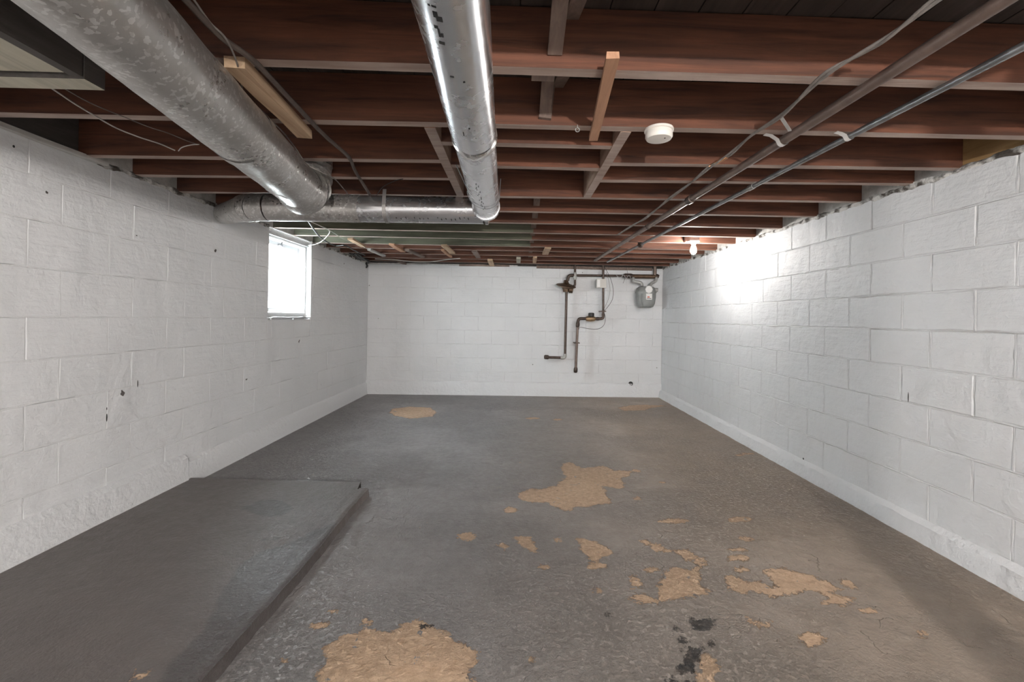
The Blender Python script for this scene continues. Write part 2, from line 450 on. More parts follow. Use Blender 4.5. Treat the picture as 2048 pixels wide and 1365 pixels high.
def block_wall(wall, frame, u0, u1, zs, phases, gap, proud, mat, hole=None, ulimit=None, L=0.4, **kw):
    """frame(u, depth, z) -> (world matrix) for a block whose local x runs along u"""
    full = {}
    for ci in range(len(zs) - 1):
        z0, z1 = zs[ci], zs[ci + 1]
        ph = phases[ci % 2]
        js = [u0]; k = math.floor((u0 - ph) / L) + 1
        while ph + k * L < u1 - 0.05:
            if ph + k * L > u0 + 0.05: js.append(ph + k * L)
            k += 1
        js.append(u1)
        for a, b in zip(js[:-1], js[1:]):
            rects = [(a, b, z0, z1)]
            if hole and z1 > hole[2] + 0.01 and b > hole[0] and a < hole[1]:
                rects = []
                if a < hole[0] - 0.02: rects.append((a, hole[0], z0, z1))
                if b > hole[1] + 0.02: rects.append((hole[1], b, z0, z1))
                if z0 < hole[2] - 0.02: rects.append((max(a, hole[0]), min(b, hole[1]), z0, hole[2]))
            for (p, q, r, s_) in rects:
                w_, h_ = q - p - gap, s_ - r - gap
                key = (round(w_, 3), round(h_, 3))
                if key not in full: full[key] = []
                if len(full[key]) < 6: full[key].append(block_mesh(w_, h_, mat, **kw))
                me = random.choice(full[key])
                o = bpy.data.objects.new('concrete_block', me); COL.objects.link(o)
                o.parent = wall
                o.matrix_local = frame(p + gap / 2, proud + random.uniform(-0.0012, 0.0012), r + gap / 2)


def mortar_bead(mb, a, b, inward, wid, depth_mean, amp, step=0.016, seed=0.0, wob=0.003, fill=True):
    """ragged bead of paint-filled mortar from a to b; inward = unit vector into the room"""
    a, b = Vector(a), Vector(b); d = b - a; n = max(2, int(d.length / step)); dn = d.normalized(); sd = dn.cross(inward).normalized()
    vs = []; fs = []
    for i in range(n + 1):
        c = a + d * (i / n)
        q = c * 9 + Vector((seed, seed * 2, 0))
        big = mn.noise(c * 2.1 + Vector((seed, 0, 3)))
        h = depth_mean + amp * (mn.noise(q) * 0.9 + 0.7 * mn.noise(q * 3.1) + 0.8 * big)
        off = sd * (wob * mn.noise(q * 0.7 + Vector((5, 1, 2))) * 2)
        wd = wid * (1 + 0.5 * mn.noise(q * 1.7 + Vector((9, 9, 9))))
        hs = h - 0.0004 if fill else h * 0.4 - 0.004
        for t_, hh in ((-1, -0.012), (-0.7, hs), (0, h), (0.7, hs), (1, -0.012)):
            vs.append(c + off + sd * (t_ * wd) + inward * hh)
    for i in range(n):
        for k in range(4): fs.append((i * 5 + k, i * 5 + k + 1, i * 5 + 6 + k, i * 5 + 5 + k))
    mb.add(vs, fs)


ZR = [0.105, 0.308, 0.510, 0.713, 0.916, 1.120, 1.322, 1.525, 1.728, 1.922]
ZLs = [0.165, 0.315, 0.520, 0.725, 0.925, 1.120, 1.345, 1.560, 1.760, 1.925]
ZB = [0.200, 0.345, 0.550, 0.755, 0.960, 1.165, 1.370, 1.575, 1.755, 1.915]

# left wall: backing with opening
mb = MB(); B = 0.010; T = 0.20
xb = XL - B
mb.box(xb - T, xb, YF, WY0, 0, DECK).box(xb - T, xb, WY1, YB + 0.2, 0, DECK).box(xb - T, xb, WY0, WY1, 0, WZ0)
wl = mb.build('wall_left', M['mortar']); tag(wl, 'left wall of white painted concrete blocks with a small window', kind='structure')
mb = MB().box(XR + B, XR + B + T, YF, YB + 0.2, 0, DECK)
wr = mb.build('wall_right', M['mortar']); tag(wr, 'right wall of white painted concrete blocks with ragged joints', kind='structure')
mb = MB().box(XL - B - T, XR + B + T, YB + B, YB + B + T, 0, DECK)
wb = mb.build('wall_back', M['mortar']); tag(wb, 'far white painted block wall with gas piping', kind='structure')
mb = MB().box(XL - B - T, XR + B + T, YF - T, YF, 0, DECK)
wf = mb.build('wall_front', M['mortar']); tag(wf, 'white wall behind the camera', kind='structure')


def frame_left(u, d, z): return Matrix.Translation((XL + d, u, z)) @ Matrix(((0, -1, 0, 0), (1, 0, 0, 0), (0, 0, 1, 0), (0, 0, 0, 1)))
# local x -> +Y, local y -> -X : front (-y) faces +X
def frame_right(u, d, z): return Matrix.Translation((XR - d, -u, z)) @ Matrix(((0, 1, 0, 0), (-1, 0, 0, 0), (0, 0, 1, 0), (0, 0, 0, 1)))
# local x -> -Y, local y -> +X : front faces -X  (u given as -Y)
def frame_back(u, d, z): return Matrix.Translation((u, YB - d, z))


block_wall(wl, frame_left, 0.8, YB, ZLs, (2.431, 2.18), 0.005, 0.0, M['wall'], hole=(WY0, WY1, WZ0), rag=0.001, face=0.0003, bev=0.0025, depth=0.014)
block_wall(wr, frame_right, -YB, -0.8, ZR, (-2.30, -2.074), 0.008, 0.0, M['wall_r'], rag=0.0018, face=0.0005, bev=0.004, depth=0.016)
block_wall(wb, frame_back, XL, XR, ZB, (-0.55, -0.35), 0.005, 0.0, M['wall'], rag=0.001, face=0.0003, bev=0.0025, depth=0.014)
# the near ends of both side walls, out of the frame
MB().box(XL - B, XL, YF, 0.8, 0, 1.925).build('plaster_face', M['wall'], wl)
MB().box(XR, XR + B, YF, 0.8, 0, 1.922).build('plaster_face', M['wall_r'], wr)

for i, z in enumerate(ZLs[1:-1]):
    segs = [(0.8, YB)] if z < WZ0 + 0.03 else [(0.8, WY0), (WY1, YB)]
    mb = MB()
    for a, b in segs: mortar_bead(mb, (XL, a, z), (XL, b, z), Vector((1, 0, 0)), 0.006, -0.0008, 0.0030, seed=i * 3.1, wob=0.004)
    mb.build('mortar_joint', M['mortar'], wl, smooth=True)
for i, z in enumerate(ZR[1:-1]):
    mb = MB(); mortar_bead(mb, (XR, 0.8, z), (XR, YB, z), Vector((-1, 0, 0)), 0.010, -0.0045 if i >= 6 else -0.0005, 0.0085 if i >= 6 else 0.0066, step=0.013, seed=i * 4.7 + 2, wob=0.005, fill=False)
    mb.build('mortar_joint', M['mortar'], wr, smooth=True)
for i, z in enumerate(ZB[1:-1]):
    mb = MB(); mortar_bead(mb, (XL, YB, z), (XR, YB, z), Vector((0, -1, 0)), 0.006, -0.0010, 0.0034, seed=i * 5.3 + 1, wob=0.005)
    mb.build('mortar_joint', M['mortar'], wb, smooth=True)
# vertical joints, one joined part per wall
mb = MB()
for ci in range(len(ZR) - 1):
    ph = (2.30, 2.074)[ci % 2]; k = -4
    while ph + k * 0.4 < YB - 0.05:
        y = ph + k * 0.4; k += 1
        if y > 0.9: mortar_bead(mb, (XR, y, ZR[ci] + 0.004), (XR, y, ZR[ci + 1] - 0.004), Vector((-1, 0, 0)), 0.006, -0.0005, 0.004, step=0.012, seed=y + ci, wob=0.002)
tag(mb.build('vertical_mortar', M['mortar'], wr, smooth=True), kind='stuff')
mb = MB()
for ci in range(len(ZLs) - 1):
    ph = (2.431, 2.18)[ci % 2]; k = -4
    while ph + k * 0.4 < YB - 0.05:
        y = ph + k * 0.4; k += 1
        if y > 0.9 and not (WY0 - 0.02 < y < WY1 + 0.02 and ZLs[ci + 1] > WZ0 + 0.03): mortar_bead(mb, (XL, y, ZLs[ci] + 0.004), (XL, y, ZLs[ci + 1] - 0.004), Vector((1, 0, 0)), 0.005, -0.0007, 0.0018, step=0.014, seed=y + ci, wob=0.002)
tag(mb.build('vertical_mortar', M['mortar'], wl, smooth=True), kind='stuff')
mb = MB()
for ci in range(len(ZB) - 1):
    ph = (-0.55, -0.35)[ci % 2]; k = -6
    while ph + k * 0.4 < XR - 0.05:
        x = ph + k * 0.4; k += 1
        if x > XL + 0.05: mortar_bead(mb, (x, YB, ZB[ci] + 0.004), (x, YB, ZB[ci + 1] - 0.004), Vector((0, -1, 0)), 0.005, -0.0007, 0.0018, step=0.014, seed=x + ci, wob=0.002)
tag(mb.build('vertical_mortar', M['mortar'], wb, smooth=True), kind='stuff')

# black discs painting the dark inside slits and holes in the masonry
for par, X_, px, py, hw, hh in ((wl, XL, 275, 768, 0.003, 0.022), (wl, XL, 213, 836, 0.004, 0.022), (wl, XL, 213, 818, 0.002, 0.008), (wr, XR, 1817, 795, 0.003, 0.03), (wr, XR, 1607, 918, 0.008, 0.008), (wl, XL, 96, 1047, 0.006, 0.006), (wl, XL, 27, 293, 0.005, 0.006), (wr, XR, 1838, 1043, 0.006, 0.006), (wr, XR, 2028, 1136, 0.009, 0.007)):
    q = at(px, py, X=X_); sg = 1 if X_ < 0 else -1
    MB().lathe([(1.0, 0.0), (0.7, 0.0012)], (0, 0, 0), axis=(sg, 0, 0), seg=10).build('dark_hole_disc', M['black'], par)
    o = par.children[-1] if False else bpy.data.objects[[k for k in bpy.data.objects.keys() if k.startswith('dark_hole_disc')][-1]]
    o.matrix_local = Matrix.Translation((X_ + sg * 0.0012, q.y, q.z)) @ Matrix.Diagonal((1, hw, hh, 1))

# ledges at the wall feet
def ledge(name, pts_fn, u0, u1, h0, thick, amp, parent_label, mat, n=160):
    mb = MB(); vs = []; fs = []
    for i in range(n + 1):
        u = u0 + (u1 - u0) * i / n
        prof = ((0, h0 + 0.012), (thick * 0.35, h0 + 0.004), (thick * 0.9, h0 - 0.012), (thick * 1.05, h0 * 0.5), (thick * 1.25, 0.012), (thick * 1.35, -0.02))
        for k, (d, z) in enumerate(prof):
            q = Vector((u * 6, k * 1.7, thick * 50))
            vs.append(pts_fn(u, d + amp * mn.noise(q) + amp * 0.6 * mn.noise(q * 3) + amp * 0.5 * mn.noise(q * 9), z + (amp * 1.2 * mn.noise(q * 1.3 + Vector((7, 7, 7))) if k else amp * mn.noise(q))))
    K = 6
    for i in range(n):
        for k in range(K - 1): fs.append((i * K + k, i * K + k + 1, i * K + K + k + 1, i * K + K + k))
    mb.add(vs, fs); o = mb.build(name, mat, smooth=True); tag(o, parent_label, kind='structure'); return o


ledge('baseboard_left', lambda u, d, z: (XL + d, u, z), 2.98, YB, 0.165, 0.022, 0.0022, 'white painted ledge along the foot of the left wall', M['ledge'])
ledge('baseboard_left_near', lambda u, d, z: (XL + d, u, z), 0.5, 2.99, 0.205, 0.034, 0.0025, 'white painted ledge along the foot of the left wall, nearer piece', M['ledge']).name = 'baseboard_left.001'
ledge('baseboard_right', lambda u, d, z: (XR - d, u, z), 0.5, YB, 0.105, 0.035, 0.007, 'rough white mortar fillet along the foot of the right wall', M['ledge'], n=420)
ledge('baseboard_back', lambda u, d, z: (u, YB - d, z), XL, XR, 0.195, 0.024, 0.004, 'white ledge along the foot of the far wall', M['ledge'])

# ragged broken mortar along the tops of the side walls
for nm, X_, sgn, par, y0, y1, zt in (('broken_mortar', XR, -1, wr, 1.2, YB, 1.922), ('broken_mortar', XL, 1, wl, 2.35, YB, 1.925)):
    mb = MB(); vs = []; fs = []; n = 420
    for i in range(n + 1):
        y = y0 + (y1 - y0) * i / n
        if X_ < 0 and WY0 < y < WY1: drop = -0.03
        else: drop = 0
        for k, (d, z) in enumerate(((0.002, -0.014), (0.008, -0.002), (0.004, 0.010), (-0.012, 0.022))):
            q = Vector((X_, y * 16, k * 2.3))
            vs.append((X_ + sgn * (d + 0.007 * mn.noise(q)) - sgn * (0.04 if drop else 0), y, zt + z + 0.014 * mn.noise(q * 0.6 + Vector((3, 3, 3))) + 0.007 * mn.noise(q * 2)))
    for i in range(n):
        for k in range(3): fs.append((i * 4 + k, i * 4 + k + 1, i * 4 + 5 + k, i * 4 + 4 + k))
    mb.add(vs, fs); mb.build(nm, M['bare'], par, smooth=True)

# ---------------------------------------------------------------- floor
def poly_sdf(X, Y, poly):
    P = np.array(poly, float); n = len(P)
    d = np.full(X.shape, 1e9); inside = np.zeros(X.shape, bool)
    for i in range(n):
        a = P[i]; b = P[(i + 1) % n]; e = b - a
        wx, wy = X - a[0], Y - a[1]
        t_ = np.clip((wx * e[0] + wy * e[1]) / (e @ e + 1e-12), 0, 1)
        d = np.minimum(d, (wx - t_ * e[0]) ** 2 + (wy - t_ * e[1]) ** 2)
        c1 = (a[1] > Y) != (b[1] > Y)
        with np.errstate(divide='ignore', invalid='ignore'):
            xi = (b[0] - a[0]) * (Y - a[1]) / (b[1] - a[1] + 1e-15) + a[0]
        inside ^= c1 & (X < xi)
    d = np.sqrt(d); return np.where(inside, -d, d)


def ell(cx, cy, rx, ry, n=12): return [(cx + rx * math.cos(2 * math.pi * k / n), cy + ry * math.sin(2 * math.pi * k / n)) for k in range(n)]


PEEL = [
    [(600, 1480), (625, 1400), (640, 1340), (650, 1312), (646, 1297), (665, 1285), (687, 1267), (715, 1266), (733, 1256), (750, 1262), (790, 1260), (815, 1244), (835, 1236), (860, 1250), (890, 1262), (905, 1285), (935, 1292), (957, 1300), (950, 1330), (945, 1365), (950, 1480)],
    [(1126.6, 927.7), (1138.0, 924.1), (1149.5, 928.7), (1163.2, 936.9), (1190.7, 933.2), (1204.4, 932.3), (1215.9, 934.6), (1227.3, 941.5), (1264.0, 942.8), (1259.4, 952.9), (1241.1, 957.5), (1250.2, 969.0), (1245.6, 978.1), (1231.9, 978.1), (1204.4, 972.6), (1213.6, 987.3), (1215.9, 996.4), (1220.5, 1007.9), (1199.8, 1010.2), (1177.0, 1014.7), (1154.1, 1014.7), (1140.3, 1021.6), (1122.0, 1020.2), (1103.7, 1010.2), (1090.0, 1005.6), (1057.9, 1005.6), (1039.6, 1000.1), (1032.7, 991.8), (1046.5, 982.7), (1057.9, 978.1), (1080.8, 979.0), (1099.1, 975.8), (1112.8, 972.6), (1117.4, 964.4), (1133.5, 955.2), (1126.6, 946.1), (1122.0, 936.9)],
    [(785, 818), (820, 814), (860, 816), (873, 825), (865, 834), (820, 838), (790, 832), (778, 826)],
    [(1235, 816), (1260, 811), (1290, 810), (1335, 812), (1300, 817), (1290, 821), (1250, 822)],
    [(1150, 1078), (1180, 1080), (1215, 1095), (1225, 1108), (1200, 1120), (1185, 1128), (1165, 1105)],
    [(1030, 1075), (1060, 1075), (1077, 1100), (1075, 1108), (1050, 1098), (1035, 1090)],
    [(1298.4, 1090.3), (1316.7, 1090.3), (1332.7, 1097.2), (1346.4, 1101.7), (1376.2, 1099.5), (1394.5, 1113.2), (1389.9, 1120.1), (1410.6, 1116.4), (1415.1, 1124.6), (1406.0, 1133.8), (1401.4, 1147.5), (1399.1, 1161.3), (1406.0, 1177.3), (1419.7, 1179.6), (1417.4, 1191.0), (1380.8, 1197.9), (1346.4, 1200.2), (1316.7, 1209.3), (1302.9, 1202.5), (1316.7, 1191.0), (1321.3, 1175.0), (1319.0, 1161.3), (1325.8, 1147.5), (1337.3, 1136.1), (1357.9, 1136.1), (1380.8, 1143.0), (1394.5, 1133.8), (1385.4, 1122.3), (1367.1, 1120.1), (1351.0, 1106.3), (1332.7, 1104.0), (1312.1, 1106.3), (1302.9, 1099.5)],
    [(1527.3, 1143.0), (1545.6, 1137.5), (1568.5, 1136.1), (1596.0, 1145.2), (1609.7, 1147.5), (1637.2, 1159.0), (1657.8, 1163.6), (1662.4, 1175.0), (1683.0, 1180.5), (1660.1, 1186.5), (1687.6, 1193.3), (1710.5, 1200.2), (1701.3, 1213.9), (1673.8, 1209.3), (1646.4, 1207.1), (1655.5, 1197.9), (1637.2, 1186.5), (1614.3, 1181.9), (1586.8, 1191.0), (1568.5, 1193.3), (1545.6, 1197.0), (1518.2, 1186.5), (1504.4, 1181.9), (1486.1, 1188.7), (1463.2, 1184.2), (1451.8, 1170.4), (1449.5, 1156.7), (1477.0, 1154.4), (1499.8, 1165.8), (1522.7, 1165.8), (1541.1, 1172.7), (1552.5, 1179.6), (1550.2, 1165.8), (1531.9, 1152.1)],
    [(1676.1, 1156.7), (1694.5, 1160.4), (1708.2, 1170.4), (1721.9, 1181.9), (1701.3, 1177.3), (1680.7, 1168.1)],
    [(1400, 1300), (1430, 1318), (1440, 1345), (1430, 1400), (1392, 1400), (1395, 1330)],
    [(1495, 1235), (1515, 1243), (1548, 1243), (1543, 1255), (1510, 1256), (1500, 1250)],
    [(1590, 1268), (1640, 1270), (1655, 1285), (1635, 1293), (1605, 1290)],
    [(1000, 1085), (1018, 1092), (1012, 1101), (998, 1096)],
    [(1258, 1192), (1290, 1190), (1312, 1203), (1285, 1208), (1262, 1203)],
] + [ell(*e) for e in ((1478, 1118, 24, 6), (1476, 1100, 15, 4), (1490, 1079, 11, 5), (1480, 1141, 18, 5), (1350, 1042, 34, 5), (1480, 1040, 24, 6), (931, 1075, 18, 8), (1275, 998, 8, 4), (1273, 942, 9, 3),
                           (637, 1251, 20, 7), (1269, 1166, 11, 15), (1195, 1184, 9, 6), (1088, 1135, 12, 5), (1195, 1133, 22, 7), (1065, 837, 15, 2), (1022, 1021, 14, 6), (1115, 840, 9, 2), (1325, 965, 7, 2), (1303, 1142, 14, 5),
                           (735, 1247, 10, 8), (1058, 1322, 11, 5), (1480, 911, 10, 2), (1560, 925, 8, 2), (1495, 908, 12, 2), (1735, 1222, 16, 4), (1845, 1272, 10, 6), (1290, 1085, 10, 5), (662, 1225, 9, 4), (1115, 1080, 8, 5), (567, 1320, 6, 4), (1135, 1010, 30, 8))]
SOOT = [[(1370, 1302), (1398, 1294), (1425, 1285), (1420, 1298), (1400, 1313), (1398, 1330), (1385, 1343), (1362, 1345), (1357, 1330), (1364, 1312)], [(1378, 1238), (1430, 1240), (1420, 1262), (1400, 1270), (1382, 1260)], ell(1340, 1362, 14, 5), ell(1366, 1280, 8, 4), ell(1352, 1256, 7, 2), ell(1372, 1370, 30, 6), ell(1348, 1268, 5, 3), ell(860, 1254, 22, 3), ell(1215, 1231, 8, 3)]
STAIN = [[(672, 1048), (630, 1060), (585, 1085), (520, 1105), (480, 1130), (465, 1155), (440, 1190), (425, 1230), (395, 1275), (340, 1330), (300, 1400), (430, 1400), (640, 1110)], ell(540, 1017, 42, 17), ell(508, 1017, 26, 7), ell(553, 1077, 7, 5), ell(528, 1080, 8, 4), ell(609, 1086, 5, 4)]


def world_polys(ps, z): return [[(lambda q: (q.x, q.y))(at(x, y, z=z)) for x, y in p] for p in ps]


def sdf_union(X, Y, polys):
    d = np.full(X.shape, 9.0)
    for p in polys: d = np.minimum(d, poly_sdf(X, Y, p))
    return d


def surface_grid(name, xs, ys, z, zamp, mat, skirt=0.3, zfun=None):
    X, Y = np.meshgrid(xs, ys)
    Z = np.full(X.shape, z)
    if zfun is not None: Z = zfun(X, Y)
    nx, ny = len(xs), len(ys)
    co = np.stack([X, Y, Z], -1).reshape(-1, 3)
    idx = np.arange(nx * ny).reshape(ny, nx)
    f = np.stack([idx[:-1, :-1], idx[:-1, 1:], idx[1:, 1:], idx[1:, :-1]], -1).reshape(-1, 4)
    me = bpy.data.meshes.new(name); me.from_pydata(co.tolist(), [], f.tolist()); me.materials.append(mat)
    me.polygons.foreach_set('use_smooth', [True] * len(f))
    return me, X.ravel(), Y.ravel()


def set_attr(me, name, vals):
    a = me.attributes.new(name, 'FLOAT', 'POINT'); a.data.foreach_set('value', np.asarray(vals, np.float32))


def lownoise(X, Y, seed, amp, f=1.0):
    r = np.random.RandomState(seed); Z = np.zeros(X.shape)
    for k in range(14):
        a = r.uniform(0, 6.28); fr = f * r.uniform(0.6, 6); ph = r.uniform(0, 6.28)
        Z += np.sin((X * math.cos(a) + Y * math.sin(a)) * fr * 2 + ph) / fr
    return amp * Z / 3


xs = np.concatenate([np.linspace(XL - 0.02, XR + 0.02, 231)])
ys = np.concatenate([np.linspace(YF, 1.2, 20)[:-1], np.arange(1.2, 3.6, 0.016), np.linspace(3.6, YB + 0.02, 110)])
me, fx, fy = surface_grid('floor', xs, ys, 0.0, 0, M['floor'], zfun=lambda X, Y: lownoise(X, Y, 3, 0.0016))
set_attr(me, 'peel', sdf_union(fx, fy, world_polys(PEEL, 0)))
set_attr(me, 'soot', sdf_union(fx, fy, world_polys(SOOT, 0)))
set_attr(me, 'stain', np.full(fx.shape, 9.0))
fl = bpy.data.objects.new('floor', me); COL.objects.link(fl); tag(fl, 'grey brown painted concrete floor with peeled tan patches', kind='structure')
mb = MB().box(XL - 0.2, XR + 0.2, YF - 0.2, YB + 0.2, -0.15, -0.02); mb.build('floor_base', M['filler'], fl)

# raised slab along the left wall with a rounded edge strip
SX, SH = -0.915, 0.045
xs = np.concatenate([np.linspace(XL - 0.01, SX - 0.075, 60), SX + np.array([-0.07, -0.066, -0.06, -0.05, -0.03, -0.012, -0.006, -0.002, 0.0, 0.002, 0.004])])
ys = np.concatenate([np.linspace(YF, 1.2, 30)[:-1], np.linspace(1.2, 3.0, 110)])


def slab_z(X, Y):
    Z = SH + lownoise(X, Y, 5, 0.0008)
    e = X - SX
    Z = np.where(e > -0.066, Z + 0.006, Z)
    Z = np.where((e > -0.075) & (e < -0.066), Z - 0.002, Z)
    Z = np.where(e > -0.007, Z - 0.004, Z)
    Z = np.where(e > -0.001, 0.02, Z); Z = np.where(e > 0.001, 0.008, Z); Z = np.where(e > 0.003, -0.01, Z)
    return Z


me, sx, sy = surface_grid('raised_slab', xs, ys, SH, 0, M['slab'], zfun=slab_z)
co = np.zeros(len(me.vertices) * 3); me.vertices.foreach_get('co', co); co = co.reshape(-1, 3)
wig = lownoise(co[:, 1] * 3, co[:, 1] * 0, 9, 0.006) + lownoise(co[:, 1] * 14, co[:, 1] * 0, 19, 0.003)
near = co[:, 0] > SX - 0.02
co[:, 0] += np.where(near, wig, wig * 0.3 * (co[:, 0] > SX - 0.08))
# far end: the slab dies into the floor along a slightly skewed line
far = co[:, 1] > 2.95; 
yend = 3.03 - 0.05 * (co[:, 0] + 2.18) / 1.2 - np.where(co[:, 0] > SX - 0.08, 0.12, 0)
co[:, 1] = np.where(co[:, 1] > 1.2, 1.2 + (co[:, 1] - 1.2) * (yend - 1.2) / 1.8, co[:, 1])
me.vertices.foreach_set('co', co.ravel()); me.set_sharp_from_angle(angle=math.radians(40))
set_attr(me, 'peel', sdf_union(co[:, 0], co[:, 1], world_polys([ell(275, 1351, 17, 5), [(262, 1356), (280, 1340), (296, 1347), (275, 1357)]], SH)))
set_attr(me, 'soot', np.full(len(co), 9.0))
set_attr(me, 'stain', sdf_union(co[:, 0], co[:, 1], world_polys(STAIN, SH)))
sl = bpy.data.objects.new('trim_1', me); COL.objects.link(sl); tag(sl, 'low raised concrete slab with a curb edge along the left wall', kind='structure')
mb = MB()
ny = len(ys); nx = len(xs); last = co.reshape(ny, nx, 3)[-1]
vs = [tuple(p) for p in last] + [(p[0], p[1] + 0.004, -0.01) for p in last]
mb.add(vs, [(i + 1, i, nx + i, nx + i + 1) for i in range(nx - 1)]); 
e = mb.build('slab_end', M['slab'], sl)

# ---------------------------------------------------------------- ceiling: deck boards, joists, trimmers, bridging
ce = MB().box(XL - 0.21, XR + 0.21, YF - 0.2, YB + 0.2, DECK + 0.022, DECK + 0.06).build('ceiling', M['deck'])
tag(ce, 'unfinished basement ceiling of dark board subfloor on wooden joists', kind='structure')
x = XL - 0.2
dm = {}
while x < XR + 0.2:
    MB().box(x + 0.002, x + 0.138, YF, YB + 0.1, DECK + random.uniform(0, 0.003), DECK + 0.021).build('subfloor_board', M['deck'], ce); x += 0.14

TLX, TRX = -0.365, 0.445
JW, JH = 0.045, DECK - H - 0.002
JO = [(-2.65, -2.65), (-2.25, -2.25), (-1.85, -1.85), (-1.45, -1.45), (-1.05, -1.05), (-0.65, -0.65), (-0.24, -0.24), (0.16, 0.16), (0.56, 0.565), (0.965, 0.975), (1.368, 1.392), (1.805, 1.775),
      (2.262, 2.150), (2.575, 2.415), (2.905, 2.790), (3.275, 3.195), (3.640, 3.630), (4.038, 4.035), (4.411, 4.41), (4.826, 4.82), (5.160, 5.15), (5.560, 5.545), (5.969, 5.965), (6.323, 6.32)]
def jy(j, x): return j[0] + (j[1] - j[0]) * (x - XL) / (XR - XL)


def joist(x0, y0, x1, y1, mat=None, z0=H, jit=0.0012):
    n = max(2, int((x1 - x0) / 0.35)); mb = MB(); 
    mb.beam((x0, y0 + JW / 2, z0 + JH / 2), (x1, y1 + JW / 2, z0 + JH / 2), JW, JH, segs=n, jit=jit, mi=0, bmi=1)
    return mb.build('joist', [mat or M['joist'], M['overspray']], ce)


for i, j in enumerate(JO):
    mat = M['joist_green'] if i in (18, 19) else None
    za = H + random.uniform(-0.002, 0.002)
    if i in (12, 13):
        joist(XL - 0.02, j[0], TLX - 0.022, jy(j, TLX), z0=za); joist(TRX + 0.022, jy(j, TRX), XR + 0.02, j[1], z0=za)
    elif i in (17, 18, 19):     # green mould stains only on the left part
        joist(XL - 0.02, j[0], 0.15, jy(j, 0.15), M['joist_green'], z0=za); joist(0.15, jy(j, 0.15), XR + 0.02, j[1], z0=za)
    else: joist(XL - 0.02, j[0], XR + 0.02, j[1], mat, z0=za)
for ys_ in (1.985, 2.285): joist(TLX + 0.023, ys_, TRX - 0.023, ys_)
for X_ in (TLX, TRX):
    y0 = jy(JO[11], X_) + JW + 0.001; y1 = jy(JO[14], X_) - 0.001
    MB().beam((X_, y0, H + JH / 2 - 0.004), (X_, y1, H + JH / 2 - 0.004), JW, JH - 0.002, segs=4, jit=0.001, mi=0, bmi=1).build('trimmer_joist', [M['trimmer'], M['overspray']], ce)
# cross bridging on the centre line
pairs = [(i, i + 1) for i in range(7, 23)]
for (a, b) in pairs:
    if a in (11, 12, 13): continue
    xc = 0.115 + 0.006 * a - 0.06
    if a == 10: xc = 0.105
    ya = jy(JO[a], xc) + JW; yb = jy(JO[b], xc)
    MB().beam((xc, ya + 0.003, DECK - 0.03), (xc, yb - 0.003, H + 0.045), 0.045, 0.018, up=(0, 0, 1)).build('bridging_board', M['bridging'], ce)
    MB().beam((xc + 0.05, ya + 0.003, H + 0.035), (xc + 0.05, yb - 0.003, DECK - 0.03), 0.045, 0.018).build('bridging_board', M['bridging'], ce)
MB().beam((0.12, jy(JO[11], .1) - 0.002, DECK - 0.02), (0.105, jy(JO[11], .1) - 0.01, H + 0.02), 0.05, 0.018, up=(0, 1, 0)).build('bridging_board', M['bridging'], ce)

# infill between the joists on the two side walls, one block a bay
for side in (-1, 1):
    for i in range(7, len(JO)):
        y0 = jy(JO[i], XL if side < 0 else XR) + JW + 0.002
        y1 = (jy(JO[i + 1], XL if side < 0 else XR) - 0.002) if i + 1 < len(JO) else YB
        X_ = XR + 0.004 if side > 0 else XL - 0.004
        early = i <= 11
        mb = MB()
        n = 6; vs = []; fs = []
        xa, xb_ = (X_, X_ + 0.018) if side > 0 else (X_ - 0.018, X_)
        mb.box(xa, xb_, y0, y1, 1.926, DECK - 0.002)
        if early: mb.build('rim_board', M['ochre'] if side > 0 else M['darkboard'], wr if side > 0 else wl)
        else: mb.build('filler_block', M['filler'], wr if side > 0 else wl)

# sill plates
MB().beam((XL + 0.012, 0.9, 1.924), (XL + 0.012, 2.385, 1.922), 0.045, 0.018, segs=10, jit=0.0015).build('sill_plate', M['whiteboard'], wl)
MB().beam((XL + 0.02, YB - 0.012, 1.924), (0.02, YB - 0.012, 1.924), 0.03, 0.014, segs=6, jit=0.001).build('sill_plate', M['whiteboard'], wb)
MB().beam((-0.84, YB - 0.022, 1.917), (-0.1, YB - 0.022, 1.921), 0.03, 0.03, segs=5, jit=0.0015).build('sill_plate', M['iron_brown'], wb)
MB().beam((0.3, YB - 0.02, 1.912), (2.02, YB - 0.02, 1.905), 0.03, 0.04, segs=8, jit=0.0015).build('sill_plate', M['bridging'], wb)
MB().box(XL, XR, YB + 0.004, YB + 0.02, 1.92, DECK).build('rim_board', M['darkboard'], wb)

pc = thing('shadow_column', 'unseen round steel column added behind the camera to cast a shadow', 'column', (1.10, -0.42, 0))  # out of view, added to throw the dark band across the floor
MB().tube([(1.10, -0.42, 0.008), (1.10, -0.42, 1.91)], 0.05, 24).build('shaft', M['steel'], pc, smooth=True)
MB().box(1.0, 1.2, -0.52, -0.32, 0.0, 0.01).build('base_plate', M['steel'], pc)
MB().box(1.0, 1.2, -0.52, -0.15, 1.91, 1.929).build('top_plate', M['steel'], pc)

